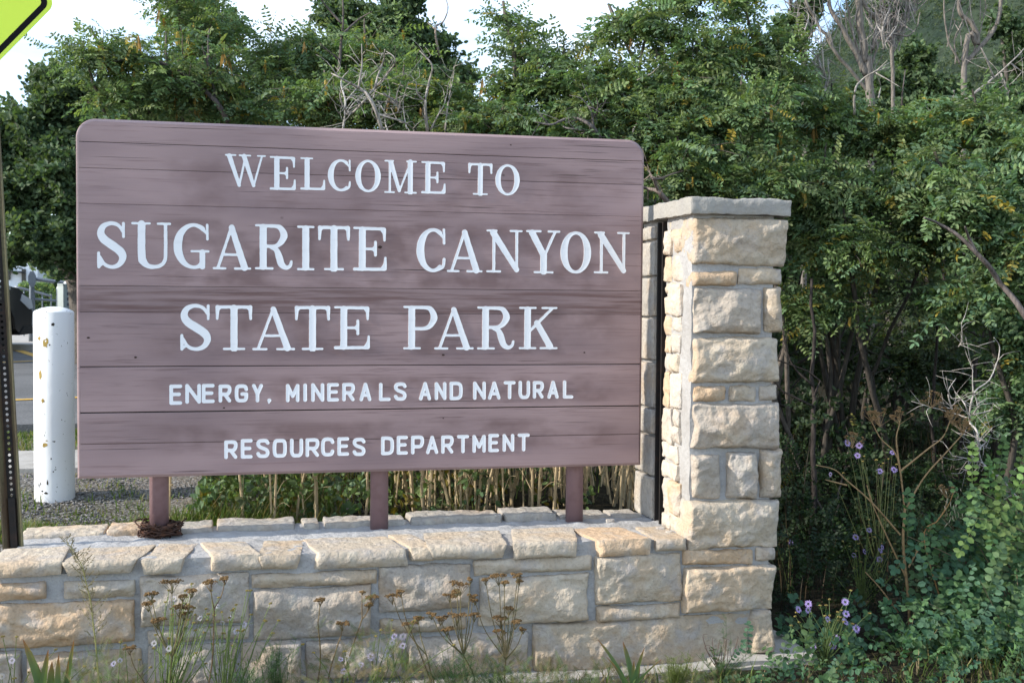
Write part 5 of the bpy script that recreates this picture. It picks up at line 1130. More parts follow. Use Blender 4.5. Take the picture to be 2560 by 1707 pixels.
# ------------------------------------------------------------------ flowers in front of the wall
STEMG = (.13, .17, .06); BRN = (.16, .10, .055)
YF_ = 4.5
def head_dome(mb, p, r, col, rs, n=46):
    """flat corymb: many small brown florets on a shallow dome"""
    a = rs.uniform(0, 6.28, n); rr = r*np.sqrt(rs.rand(n)); P = p+np.stack([rr*np.cos(a), rr*np.sin(a), r*.30*(1-(rr/r)**2)+rs.normal(size=n)*r*.12], -1)
    place(mb, OC, np.array([(0, 2, 4), (2, 1, 4), (1, 3, 4), (3, 0, 4), (2, 0, 5), (1, 2, 5), (3, 1, 5), (0, 3, 5)]), P, frames(norm(rs.normal(size=(n, 3))), norm(rs.normal(size=(n, 3)))), rs.uniform(.0022, .0042, n), np.array(col)*rs.uniform(.6, 1.4, (n, 1)))
def yarrow(label, bx, heads, Y=4.5, seed=0, green=.4, leaves=18, fork=.62):
    rs = np.random.RandomState(seed+500); b = atY(bx, 1715, Y); b[2] = 0.0; t = thing('yarrow', b, label, 'wildflower', 'brown-headed yarrow plants in front of the wall')
    sm, lm = MB(), MB(); hp = np.array([atY(x, y, Y+rs.uniform(-.05, .05)) for (x, y, w) in heads]); top = hp.mean(0)
    fk = b*(1-fork)+top*fork; fk[2] = b[2]+(hp[:, 2].min()-b[2])*fork; colr = np.array(BRN)*(1-green)+np.array(STEMG)*green
    tube(sm, [b-[0, 0, .03], b*.5+fk*.5+[rs.normal()*.01, 0, 0], fk], .0032, .0025, 5, 9, colr)
    for (x, y, w), p in zip(heads, hp):
        m_ = fk*.45+p*.55+np.array([(p-fk)[0]*.12, 0, -.01]); tube(sm, [fk, m_, p], .0022, .0013, 4, 8, colr)
        r = w*Y/FPX/2; 
        for _ in range(9):
            q_ = p+np.array([rs.uniform(-1, 1)*r*.85, rs.uniform(-1, 1)*r*.85, rs.uniform(-.003, .004)]); s_ = p-[0, 0, r*1.1]; tube(sm, [s_, (s_+q_)/2+[0, 0, .002], q_], .0011, .0008, 3, 4, colr)
        hm = MB(); 
        for _ in range(7): head_dome(hm, p+np.array([rs.uniform(-1, 1)*r*.75, rs.uniform(-1, 1)*r*.75, rs.uniform(-.002, .006)]), r*.42, (.17, .105, .045), rs, 26)
        hm.build('flower_head', DRY, t)
    for _ in range(leaves):
        f = rs.rand()**.8; p = b*(1-f)+fk*f if rs.rand() < .7 else fk*(1-f)+hp[rs.randint(len(hp))]*f; a = rs.uniform(0, 6.28); d = np.array([math.cos(a), math.sin(a)*.6, .45]); l = rs.uniform(.03, .07)
        Fr = frames(norm(d)[None], np.array([[0, 0, 1.]])); place(lm, FERN[0], FERN[1], p[None], Fr, [l], np.array([STEMG])*rs.uniform(.6, 1.1), None)
    sm.build('stalk', DRY, t); lm.build('leaves', LEAF, t)
yarrow('yarrow with seven stacked brown heads, left of the other yarrows', 425, [(378, 1486, 34), (430, 1455, 52), (479, 1477, 32), (457, 1490, 26), (371, 1509, 36), (450, 1518, 50), (474, 1518, 28), (395, 1551, 40), (460, 1535, 30)], 4.48, 1)
yarrow('slender yarrow with one wide brown head and a small one right of it', 500, [(526, 1454, 44), (563, 1447, 26)], 4.46, 2, leaves=5, fork=.8, green=.1)
yarrow('lone thin yarrow with a single small head in front of the big block', 775, [(800, 1500, 28)], 4.5, 3, leaves=5, fork=.8, green=.2)
yarrow('leaning yarrow stalk with a tall ragged head near the middle of the wall', 830, [(929, 1493, 40), (905, 1480, 16), (922, 1512, 24)], 4.5, 4, leaves=6, fork=.85, green=.15)
yarrow('short yarrow with one pale brown head between the taller stalks', 810, [(856, 1560, 32)], 4.46, 5, leaves=6, fork=.8, green=.15)
yarrow('yarrow bent to the left with a single dark brown head', 1100, [(982, 1490, 40), (1002, 1480, 22)], 4.52, 6, leaves=8, fork=.55, green=.2)
yarrow('branching yarrow with the highest cluster of dark brown heads', 1190, [(1150, 1462, 52), (1124, 1489, 32), (1182, 1491, 26), (1142, 1480, 24), (1176, 1449, 18), (1186, 1538, 30), (1142, 1539, 46), (1101, 1545, 36), (1079, 1535, 26), (1118, 1573, 34)], 4.48, 7, green=.35)
yarrow('low yarrow with ragged twin heads beside the branching one', 1115, [(1023, 1560, 42), (1045, 1545, 30)], 4.44, 8, leaves=10, fork=.6)
yarrow('rightmost yarrow with ten dark heads before the pale corner block', 1270, [(1247, 1441, 44), (1294, 1438, 32), (1298, 1452, 24), (1261, 1457, 20), (1214, 1449, 26), (1272, 1523, 30), (1252, 1548, 44), (1287, 1555, 36), (1251, 1580, 36), (1308, 1573, 22), (1187, 1500, 26)], 4.46, 9, green=.3, leaves=30)
yarrow('tiny rust-brown seed head low at the left of the wall front', 400, [(323, 1620, 30)], 4.45, 10, leaves=3, fork=.6, green=.2)

def daisy(mb, cm, p, r, nrm, rs, col=(.42, .33, .72), n=16, open_=1):
    nrm = norm(np.array(nrm, float)); a = np.arange(n)*2*math.pi/n+rs.rand(); ref = np.cross(nrm, [0, .3, 1.]); ref = ref/np.linalg.norm(ref); s = np.cross(nrm, ref)
    V = []; F = []
    for i, t_ in enumerate(a):
        d = ref*math.cos(t_)+s*math.sin(t_); w = np.cross(nrm, d); l = r*rs.uniform(.82, 1.08); z_ = nrm*r*rs.uniform(-.05, .10)*(2-open_); b = len(V)
        V += [p+d*r*.18-w*r*.03, p+d*l*.65-w*r*.055+z_*.5, p+d*l+z_, p+d*l*.65+w*r*.055+z_*.5]; F.append((b, b+1, b+2, b+3))
    mb.add(V, np.array(F), col)
    V = [p+nrm*r*.14]+[p+nrm*r*.05+(ref*math.cos(t_)+s*math.sin(t_))*r*.28 for t_ in np.arange(8)*math.pi/4]
    cm.add(V, np.array([(0, 1+i, 1+(i+1) % 8) for i in range(8)]), (.75, .52, .06))
def aster(label, bx, by, flowers, Y, seed, group, col, bz=None, buds=10, leafy=60, size=28, tall=1, leafcol=STEMG):
    rs = np.random.RandomState(seed+900); b = atY(bx, by, Y); 
    if bz is not None: b[2] = bz
    t = thing('aster', b, label, 'wildflower', group); sm, lm, bm2 = MB(), MB(), MB()
    fp = [atY(x, y, Y+rs.uniform(-.06, .06)) for x, y in flowers]; cen_ = np.mean(fp, 0)
    ends = fp+[cen_+rs.normal(size=3)*np.array([.10, .06, .07]) for _ in range(buds)]
    for i, p in enumerate(ends):
        m1 = b*.55+p*.45+np.array([rs.normal()*.015, 0, .0]); tube(sm, [b+rs.normal(size=3)*[.008, .008, 0], m1, m1*.4+p*.6+[0, 0, .01], p], .0022, .001, 4, 9, leafcol)
        for _ in range(leafy//len(ends)+2):
            f = rs.uniform(.1, .97); q_ = b*(1-f)**2+2*f*(1-f)*m1+p*f*f; a = rs.uniform(0, 6.28); d = norm(np.array([math.cos(a), math.sin(a), rs.uniform(.2, .9)])); l = rs.uniform(.012, .032); w = np.cross(d, [0, 0, 1.]); w = w/max(np.linalg.norm(w), .1)*l*.10
            lm.add([q_, q_+d*l*.5-w, q_+d*l, q_+d*l*.5+w], np.array([(0, 1, 2, 3)]), np.array(leafcol)*rs.uniform(.7, 1.2))
        if i >= len(fp): bm2 = MB(); head_dome(bm2, p, .006, (.30, .24, .08), rs, 14); bm2.build('bud', LEAF, t)
    for p in fp:
        fm, cm = MB(), MB(); daisy(fm, cm, p, size*Y/FPX/2*rs.uniform(.8, 1.1), (rs.normal()*.4-.2, -1, .5+rs.normal()*.3), rs, col, 22, rs.rand()); f_ = fm.build('petals', LEAF, t); c_ = cm.build('flower_centre', LEAF, None); c_.parent = f_; c_.matrix_parent_inverse = f_.matrix_parent_inverse
    sm.build('stalk', LEAF, t); lm.build('leaves', LEAF, t)
LIL = (.62, .55, .86); PUR = (.62, .46, .98)
AG = 'pale lilac asters in front of the wall'
aster('pale lilac aster spray low before the middle of the wall', 930, 1725, [(985, 1590), (1007, 1590), (980, 1605), (1007, 1613), (969, 1633), (927, 1640)], 4.45, 1, AG, LIL, buds=8, size=24, bz=0)
aster('small lilac aster with narrow half-open flowers left of the fuller spray', 880, 1730, [(852, 1647), (868, 1644), (902, 1660), (859, 1677)], 4.42, 2, AG, LIL, buds=6, size=22, bz=0)
aster('bushy green aster with tiny white half-closed flowers at the left yarrow', 410, 1735, [(435, 1495), (385, 1607), (422, 1620), (470, 1560), (500, 1545), (545, 1515)], 4.52, 3, AG, (.62, .60, .70), buds=26, leafy=240, size=18, bz=0, leafcol=(.20, .27, .09))
aster('bushy green aster with a few white flowers under the wide brown head', 560, 1735, [(590, 1578), (556, 1556), (575, 1545), (610, 1560)], 4.5, 4, AG, (.55, .52, .72), buds=26, leafy=240, size=18, bz=0, leafcol=(.19, .25, .09))
aster('small weedy aster at the left corner beside the iris blades', 20, 1735, [(5, 1690), (30, 1650)], 4.4, 5, AG, (.55, .52, .70), buds=14, leafy=80, size=18, bz=0)
aster('small lilac aster between the iris and the bushy asters', 290, 1735, [(284, 1658), (300, 1650)], 4.42, 6, AG, LIL, buds=8, leafy=70, size=20, bz=0)
PG = 'purple asters in the right thicket'
c8 = lambda *p: [(1900+x/2.583, 1100+y/2.583) for x, y in p]
aster('bright purple aster cluster with ten open flowers low right of the pillar', 2060, 1725, c8((248, 1093), (312, 1055), (310, 1095), (550, 1043), (555, 1120), (550, 1170), (622, 1215), (492, 1277), (467, 1325), (345, 1330), (437, 1155)), 4.58, 11, PG, PUR, buds=22, leafy=200, size=26, bz=.02, leafcol=(.12, .17, .06))
aster('purple aster with four flowers above the bright low cluster', 2150, 1640, c8((607, 742), (678, 720), (777, 713), (705, 580), (618, 627), (790, 690), (772, 768)), 5.3, 12, PG, PUR, buds=24, leafy=200, size=21, bz=.05, leafcol=(.17, .22, .07))
aster('shaded purple aster with flowers highest up in the dark thicket', 2200, 1600, c8((565, 20), (640, 35), (630, 100), (855, 80), (775, 200), (865, 190), (455, 220)), 5.6, 13, PG, (.55, .42, .9), buds=10, leafy=90, size=21, bz=.08, leafcol=(.10, .12, .05))
aster('single shaded purple aster close to the pillar edge', 1975, 1600, c8((200, 658)), 5.6, 14, PG, (.5, .38, .85), buds=2, leafy=20, size=19, bz=.05)

# iris blade clumps
def iris(label, bx, tips, Y, seed):
    rs = np.random.RandomState(seed); b = atY(bx, 1740, Y); b[2] = 0; t = thing('iris', b, label, 'plant', 'iris leaf clumps at the wall foot')
    for (x, y, w) in tips:
        mb = MB(); e = atY(x, y, Y+rs.uniform(-.05, .05)); s_ = b+np.array([rs.uniform(-.04, .04), rs.uniform(-.03, .03), -.02]); ww = w*Y/FPX/2
        ts = np.linspace(0, 1, 9); P = s_[None]*(1-ts)[:, None]+e[None]*ts[:, None]; P[:, 0] += -(e-s_)[0]*.35*ts*(1-ts)*2
        W_ = ww*np.sqrt(np.clip(1-ts**2.2, 0, 1))+.0004; sd_ = np.array([1., .25, 0]); V = []; C = []
        for k in range(9):
            V += [P[k]-sd_*W_[k], P[k]+[0, -.003, 0], P[k]+sd_*W_[k]]; tipc = np.array((.11, .19, .07))*(1-ts[k]**8)+np.array((.35, .14, .06))*ts[k]**8; C += [tipc]*3
        F = []
        for k in range(8):
            for j in range(2): F.append((k*3+j, k*3+j+1, k*3+j+4, k*3+j+3))
        mb.add(V, np.array(F)); mb.C[-1][:] = np.array(C)*rs.uniform(.8, 1.15); mb.build('blade', LEAF, t, smooth=True)
iris('iris clump with broad blades at the left end of the wall foot', 120, [(57, 1596, 26), (121, 1622, 20), (130, 1651, 24), (147, 1640, 18), (95, 1660, 18)], 4.35, 1)
iris('slim iris clump just right of the broad left one', 165, [(147, 1633, 14), (185, 1598, 15), (172, 1650, 12)], 4.38, 2)
iris('iris clump with rust-tipped blades before the long right block', 1570, [(1494, 1597, 15), (1557, 1602, 20), (1611, 1618, 16), (1654, 1647, 14), (1585, 1650, 16), (1530, 1655, 14), (1600, 1665, 14), (1515, 1640, 10), (1545, 1675, 16), (1628, 1680, 12)], 4.3, 3)

# feathery green plants and the tall weed at left
def feathery(label, bx, by, cx, cy, w, h, Y, seed, col=(.085, .15, .06), dead=0):
    rs = np.random.RandomState(seed); b = atY(bx, by, Y); b[2] = 0; t = thing('feathery_weed', b, label, 'plant', 'feathery green weeds at the wall foot'); lm, sm = MB(), MB()
    for _ in range(46):
        e = atY(cx+rs.normal()*w*.38, cy+rs.normal()*h*.36, Y+rs.normal()*.04); m_ = b*.5+e*.5; tube(sm, [b, m_+[rs.normal()*.01, 0, 0], e], .0012, .0007, 3, 6, col)
        for _ in range(9):
            f = rs.uniform(.35, 1); p = b*(1-f)+e*f; a = rs.uniform(0, 6.28); d = norm(np.array([math.cos(a), math.sin(a), .5])); place(lm, FERN[0], FERN[1], p[None], frames(d[None], np.array([[0, 0, 1.]])), [rs.uniform(.02, .04)], np.array([col])*rs.uniform(.7, 1.2))
    lm.build('leaves', LEAF, t); sm.build('stems', LEAF, t)
    if dead:
        dm = MB()
        for _ in range(dead):
            x = cx+rs.uniform(-.6, .6)*w; y = cy-h*rs.uniform(.2, .75); e = atY(x, y, Y+rs.normal()*.03); tube(dm, [b+rs.normal(size=3)*[.02, .01, 0], b*.5+e*.5+[rs.normal()*.01, 0, 0], e+[rs.normal()*.01, 0, 0], e+[rs.normal()*.012, 0, .01]], .0022, .0008, 4, 10, (.13, .09, .07))
        dm.build('dead_stalks', DRY, t)
feathery('soft feathery green weed rounding up before the wall between two yarrows', 690, 1730, 685, 1640, 75, 90, 4.45, 1)
feathery('feathery weed behind bare brown stalks at the right end of the wall', 1800, 1725, 1815, 1660, 90, 110, 4.5, 2, dead=11)
feathery('low feathery leaves under the tallest yarrow', 1150, 1730, 1150, 1660, 110, 70, 4.4, 3)
feathery('low feathery leaves at the foot of the rightmost yarrow', 1260, 1730, 1240, 1690, 120, 50, 4.42, 4)
feathery('light feathery weed mixed into the bushy left asters', 640, 1735, 620, 1690, 70, 60, 4.4, 5)
feathery('yellow-green umbel weed beside the rust-tipped iris', 1690, 1725, 1700, 1665, 70, 60, 4.35, 6, col=(.15, .19, .05))
b = atY(255, 1725, 4.4); b[2] = 0; t = thing('seeding_weed', b, 'tall thin weed gone to seed reaching over the wall top at left', 'plant'); sm, lm = MB(), MB(); rs = np.random.RandomState(5)
main = [b]+[atY(x, y, 4.4) for x, y in ((242, 1640), (233, 1560), (227, 1505), (215, 1455), (205, 1415), (192, 1391), (165, 1349))]; tube(sm, main, .003, .001, 5, 30, (.30, .28, .10)); Pm = resample(main, 40)
for k in range(8, 40):
    for _ in range(2):
        p = Pm[k]; a = rs.uniform(0, 6.28); l = rs.uniform(.02, .11)*(1.1-k/50); d = norm(np.array([math.cos(a), math.sin(a)*.5, .9])); e = p+d*l; tube(sm, [p, p+d*l*.5+[0, 0, -.004], e], .0012, .0006, 3, 4, (.22, .20, .10))
        for f in np.linspace(.3, 1, 5): 
            q_ = p+d*l*f; d2 = norm(d+rs.normal(size=3)*.6); w = np.cross(d2, [0, 1., 0])*.0016; lm.add([q_, q_+d2*.006-w, q_+d2*.013, q_+d2*.006+w], np.array([(0, 1, 2, 3)]), (.20, .16, .08))
sm.build('stalk', DRY, t); lm.build('seed_capsules', DRY, t)

# dry umbel skeleton at right
b = atY(2277, 1660, 5.0); t = thing('dry_umbel_plant', b, 'tall dry tan umbel plant with forking bare stalks right of the pillar', 'dried plant'); sm, hm = MB(), MB(); rs = np.random.RandomState(8); TANC = (.34, .22, .11); b2 = b.copy(); b2[2] = 0
def u8(pts, r0, r1, Y=5.0): 
    P = [atY(1900+x/2.583, 1100+y/2.583, Y) for x, y in pts]; tube(sm, P, r0, r1, 6, len(P)*5, TANC); return P
tube(sm, [b2]+[atY(1900+x/2.583, 1100+y/2.583, 5.0) for x, y in ((972, 1420), (960, 1050), (925, 680), (935, 455))], .008, .006, 7, 24, TANC)
ends = [u8(l, .0045, .0022)[-1] for l in (((935, 455), (905, 200), (870, 80), (780, -10), (720, -120)), ((935, 455), (1060, 240), (1220, 60), (1310, -40)), ((905, 200), (1080, 60), (1180, -20), (1230, -130)), ((905, 610), (720, 400), (560, 260), (480, 190), (360, 160)), ((720, 400), (690, 290)), ((940, 880), (800, 580), (720, 400)), ((560, 290), (420, 255)), ((905, 200), (880, 0), (900, -100)), ((890, 1110), (780, 960), (680, 850)), ((960, 820), (1080, 600), (1180, 470), (1210, 380)))]
for e in ends[:3]+[ends[7], ends[9], atY(2380, 1060, 5), atY(2200, 1065, 5), atY(2330, 1020, 5), atY(2405, 1080, 5), atY(2130, 1120, 5)]:
    for _ in range(12):
        d = norm(np.array([rs.normal()*.7, rs.normal()*.5, 1])); l = rs.uniform(.03, .075); q_ = e+d*l; tube(sm, [e, e+d*l*.5, q_], .0011, .0007, 3, 4, TANC)
        for _ in range(7): d2 = norm(d+rs.normal(size=3)*.7); tube(sm, [q_, q_+d2*.008, q_+d2*.016], .0006, .0005, 3, 3, TANC)
        head_dome(hm, q_+[0, 0, .01], .008, (.27, .16, .07), rs, 9)
sm.build('stalk', DRY, t); hm.build('seed_umbels', DRY, t)
# tan seed tassels
b = atY(2375, 1660, 4.9); b[2] = .02; t = thing('tassel_grass', b, 'drooping cream seed tassels on an orange stalk above the leafy sprays', 'dried plant'); sm, hm = MB(), MB()
tube(sm, [b]+[atY(x, y, 4.9) for x, y in ((2310, 1350), (2345, 1300), (2372, 1260), (2385, 1225))], .004, .002, 5, 18, (.36, .20, .08))
for k in range(34):
    p = atY(2385+rs.normal()*16, 1215+rs.uniform(0, 95), 4.9+rs.normal()*.02); d = norm(np.array([rs.normal()*.5, rs.normal()*.3, -1])); l = rs.uniform(.02, .04); w = np.array([.0022, 0, 0]); hm.add([p, p+d*l*.5-w, p+d*l, p+d*l*.5+w], np.array([(0, 1, 2, 3)]), (.50, .42, .30))
sm.build('stalk', DRY, t); hm.build('seed_tassels', DRY, t)

# ---- foreground locust sprays, lower right
SG = 'low locust sprays in the lower right corner'
LB = GREENS*np.array([.54, .72, .76])
def spray(label, seed, root, arms, Y=4.8, leaf=.19, kind=LOCB, pal=LB):
    rs = np.random.RandomState(seed+40); b = atY(root[0], root[1], Y); b[2] = min(b[2], float(ground_z(b[0], Y))+.02) if root[1] > 1690 else b[2]
    t = thing('locust_spray', b, label, 'plant', SG); lm, sm = MB(), MB()
    for (x, y, n) in arms:
        e = atY(x, y, Y+rs.uniform(-.15, .15)); m_ = b*.5+e*.5+np.array([0, 0, .06*np.linalg.norm(e-b)]); P = resample([b, m_, e], 20); tube(sm, [b, m_, e], .004, .0012, 4, 14, (.20, .16, .10))
        k = np.linspace(4, 19, n).astype(int); tan = norm(np.gradient(P, axis=0))[k]; sg = np.where(np.arange(n) % 2, 1, -1)[:, None]
        sd2 = norm(np.cross(tan, [0, -1., .3])); D = norm(tan*.35+sd2*sg*.9+np.array([0, 0, .12])+rs.normal(size=(n, 3))*.22); U = norm(np.array([-.1, -.55, 1.])+rs.normal(size=(n, 3))*.25)
        col = jitcol(pal, n, rs, .004); sc = leaf*rs.uniform(.75, 1.15, n)
        for q_ in range(2):
            s_ = np.arange(n) % 2 == q_
            if s_.any(): place(lm, kind[q_][0], kind[q_][1], P[k][s_], frames(D[s_], U[s_]), sc[s_], col[s_], kind[q_][2])
    lm.build('leaves', LEAF, t); sm.build('stalk', DRY, t)
spray('leafy spray reaching left across the dark gap right of the umbel plant', 1, (2520, 1500), [(2270, 1340, 10), (2290, 1400, 8), (2350, 1290, 9), (2420, 1330, 9), (2330, 1440, 8)], 4.9)
spray('upper spray with yellow-edged leaflets at the right picture edge', 2, (2640, 1380), [(2430, 1215, 10), (2480, 1180, 9), (2420, 1290, 10), (2540, 1230, 8), (2460, 1360, 9)], 4.7, pal=LB*np.array([1.4, 1.25, .9]))
spray('dense spray low in the right corner', 3, (2560, 1720), [(2450, 1450, 7), (2540, 1410, 7), (2420, 1540, 7), (2580, 1520, 7), (2490, 1600, 7), (2400, 1620, 6)], 4.6)
spray('sprig with upright oval leaflets below the purple asters', 4, (2150, 1720), [(2195, 1560, 7), (2240, 1600, 7), (2160, 1640, 6)], 4.85)
spray('small sprig left of the bright purple asters by the pillar foot', 5, (2010, 1720), [(2015, 1590, 6), (2060, 1570, 7), (1975, 1630, 6), (1950, 1660, 5)], 4.95)
spray('narrow sprig standing beside the dry umbel stalk', 6, (2260, 1720), [(2250, 1555, 7), (2310, 1620, 7), (2290, 1500, 5), (2345, 1570, 7)], 4.7)
spray('spray crossing the middle of the lower right dark gap', 7, (2480, 1640), [(2310, 1500, 9), (2350, 1550, 9), (2400, 1500, 8)], 4.75)
spray('creeping leaves along the bottom edge right of the footing', 8, (2120, 1735), [(2000, 1680, 6), (2080, 1660, 6), (2170, 1680, 6), (2230, 1670, 6), (2060, 1700, 5)], 4.6)
spray('creeping leaves along the bottom edge at the right', 9, (2400, 1735), [(2300, 1670, 7), (2370, 1660, 7), (2440, 1670, 7), (2520, 1660, 7), (2340, 1700, 6)], 4.55)
spray('tall sprays at the far right above the corner clump', 10, (2620, 1640), [(2500, 1300, 10), (2560, 1260, 10), (2540, 1340, 9), (2580, 1400, 9)], 4.9)

spray('broad spray spreading left over the dark gap just above the reddish runner', 11, (2470, 1700), [(2330, 1590, 8), (2390, 1560, 8), (2300, 1640, 7), (2430, 1640, 7)], 4.65)
spray('bright spray in the very corner of the picture', 12, (2620, 1730), [(2520, 1560, 8), (2580, 1500, 8), (2500, 1640, 8), (2560, 1630, 8)], 4.45)
spray('spray below the tasselled stalk at the right', 13, (2560, 1600), [(2400, 1400, 8), (2450, 1370, 8), (2480, 1450, 8), (2540, 1330, 8)], 4.8)
# ------------------------------------------------------------------ left background: car, railing, box, trailer, hedge
CARP = M_('grey_car_paint', (.022, .023, .026), .25, spec=.5); GLS = M_('car_glass', (.012, .014, .016), .08, spec=.7); TYR = M_('tyre_rubber', (.018, .018, .018), .8); RIM = M_('alloy_rim', (.35, .36, .38), .3, metal=.8); BLP = M_('black_plastic', (.02, .02, .02), .6); LMP = M_('headlight_glass', (.5, .52, .55), .1, spec=.8); SILV = M_('silver_trim', (.30, .32, .34), .35, metal=.5)
Yc = 21.05; nose = atZ(82, 880, .645); ang = math.radians(66); gz = .645; nx, ny = atY(82, 850, Yc)[0], Yc
t = thing('parked_car', (nx-1.8, Yc-2, gz), 'dark grey SUV with its front end just showing behind the sign post', 'car'); CA, SA = math.cos(ang), math.sin(ang)
def cxf(V): V = np.asarray(V, float); return np.stack([nx+V[:, 0]*CA-V[:, 1]*SA, ny+V[:, 0]*SA+V[:, 1]*CA, gz+V[:, 2]], -1)   # local: +x forward, nose at 0, y across (0 near side .. 1.85 far)
def loft(profile, ys, mat, name, parent, smooth=True):
    """profile list of (x,z); ys list of (y, inset scale) across the width"""
    mb = MB(); n = len(profile); pr = np.array(profile, float); c = pr.mean(0); V = []
    for (y, s, dz) in ys: V += [((p[0]-c[0])*s+c[0], y, (p[1]-c[1])*(s*.5+.5)+c[1]+dz) for p in pr]
    m = len(ys); F = [(i*n+k, i*n+(k+1) % n, (i+1)*n+(k+1) % n, (i+1)*n+k) for i in range(m-1) for k in range(n)]
    mb.add(cxf(V), [np.array(F), np.array([list(range(n))]), np.array([list(range((m-1)*n, m*n))[::-1]])]); return mb.build(name, mat, parent, smooth)
wr = .37; wheels = (-.88, -3.6)
def arch(cx, r=.43, n=9): return [(cx+r*math.cos(a), .36+r*math.sin(a)) for a in np.linspace(0, math.pi, n)]
bodyp = [(0, .42), (.02, .62), (-.06, .86), (-.35, 1.02), (-.9, 1.10), (-1.3, 1.15), (-4.5, 1.16), (-4.62, .9), (-4.62, .35)]+[(-4.2, .30)]+arch(-3.6)[::-1]+[(-3.1, .28), (-1.4, .28)]+arch(-.88)[::-1]+[(-.3, .26), (-.02, .28)]
loft(bodyp, [(0, .985, 0), (.06, 1, 0), (1.79, 1, 0), (1.85, .985, 0)], CARP, 'car_body', t, smooth=False)
cab = [(-1.15, 1.12), (-1.95, 1.66), (-2.3, 1.74), (-3.9, 1.74), (-4.5, 1.5), (-4.62, 1.12)]
loft(cab, [(.10, 1, 0), (.25, .96, .02), (1.6, .96, .02), (1.75, 1, 0)], GLS, 'windows', t, False)
mb = MB(); 
for y in (.12, 1.73):
    for (a, b_) in (((-1.1, 1.12), (-1.95, 1.68)), ((-2.75, 1.12), (-2.75, 1.72)), ((-3.9, 1.72), (-4.5, 1.12))):
        V, F = tubes(np.array([cxf([(a[0], y, a[1])])[0], cxf([((a[0]+b_[0])/2, y, (a[1]+b_[1])/2)])[0], cxf([(b_[0], y, b_[1])])[0]]), np.array([.04]*3), 6); mb.add(V, F)
mb.build('window_pillar', CARP, t); loft([(-1.95, 1.70), (-2.3, 1.76), (-3.9, 1.77), (-4.3, 1.66), (-4.3, 1.60), (-2.0, 1.64)], [(.12, 1, 0), (1.73, 1, 0)], CARP, 'car_roof', t)
loft([(.03, .28), (.09, .33), (.07, .42), (-.25, .40), (-.4, .26)], [(-.02, 1, 0), (1.87, 1, 0)], BLP, 'front_bumper', t, False)
loft([(.0, .70), (-.05, .84), (-.30, .93), (-.34, .82), (-.1, .68)], [(-.012, 1, 0), (.30, 1, 0)], LMP, 'headlight', t, False)
loft([(-.6, 1.0), (-.62, 1.06), (-3.9, 1.06), (-3.9, 1.0)], [(-.008, 1, 0), (.02, 1, 0)], SILV, 'side_trim', t, False)
loft([(-1.38, 1.12), (-1.40, 1.28), (-1.52, 1.29), (-1.55, 1.12)], [(-.2, 1, 0), (.05, 1, 0)], CARP, 'wing_mirror', t, False)
for wx in wheels:
    for wy in (.03, 1.62):
        mb = MB(); n = 28; an = np.arange(n)*2*math.pi/n; prof = [(wr*.62, 0), (wr*.97, 0), (wr, .03), (wr, .17), (wr*.97, .2), (wr*.62, .2)]; V = []
        for (r, y) in prof: V += [(wx+r*math.cos(a), wy+y, .37+r*math.sin(a)) for a in an]
        idx = np.arange(len(prof)*n).reshape(-1, n); F = np.stack([idx[:-1], np.roll(idx[:-1], -1, 1), np.roll(idx[1:], -1, 1), idx[1:]], -1).reshape(-1, 4)
        mb.add(cxf(V), F); w_ = mb.build('wheel', TYR, t, True)
        mb = MB(); V = []; F = []
        for k in range(10):
            a = k*math.pi/5; d = np.array([math.cos(a), math.sin(a)]); s_ = np.array([-d[1], d[0]]); b0 = len(V)
            for rr, ww in ((.04, .03), (wr*.63, .022)):
                for sg in (-1, 1): V.append((wx+d[0]*rr+s_[0]*ww*sg, wy+.02, .37+d[1]*rr+s_[1]*ww*sg))
            F.append((b0, b0+1, b0+3, b0+2))
        b0 = len(V); V += [(wx+.62*wr*math.cos(a), wy+.09, .37+.62*wr*math.sin(a)) for a in an]; Fd = [np.array(F), np.array([list(range(b0, b0+n))])]
        mb.add(cxf(V), Fd); r_ = mb.build('rim', RIM, None); r_.parent = w_; r_.matrix_parent_inverse = w_.matrix_parent_inverse

# railing with a small octagonal plate
Yr = 22.5; t = thing('metal_railing', atZ(80, 880, .74), 'grey pipe railing beyond the parking lot, between car and oak', 'railing')
def rail(pts, r, name, Y=Yr, mat=GALV):
    P = [atY(x, y, Y) for x, y in pts]; mb = MB(); tube(mb, P, r, r, 8, 8); mb.build(name, mat, t, True)
rail([(80, 697), (192, 711)], .035, 'top_rail'); rail([(192, 711), (420, 740)], .035, 'top_rail'); rail([(80, 747), (200, 757)], .02, 'lower_rail'); rail([(37, 717), (80, 727), (130, 741)], .025, 'hand_rail', Yr+3)
for x, y0 in ((80, 690), (146, 706), (240, 716)): rail([(x, y0), (x-2, 860)], .045 if x == 80 else .035, 'rail_post')
for x in (60, 86, 106, 128): rail([(x, 722 if x < 80 else 735), (x, 860)], .014, 'baluster', Yr+3)
mb = MB(); c_ = atY(80, 698, Yr-.08); a8 = np.arange(8)*math.pi/4+math.pi/8; V = [(c_[0]+.07*math.cos(a), c_[1], c_[2]+.15*math.sin(a)) for a in a8]+[(c_[0]+.07*math.cos(a), c_[1]+.02, c_[2]+.15*math.sin(a)) for a in a8]
mb.add(V, [np.array([list(range(8))]), np.array([list(range(8, 16))]), np.array([(k, (k+1) % 8, 8+(k+1) % 8, 8+k) for k in range(8)])]); mb.build('small_plate', GALV, t)
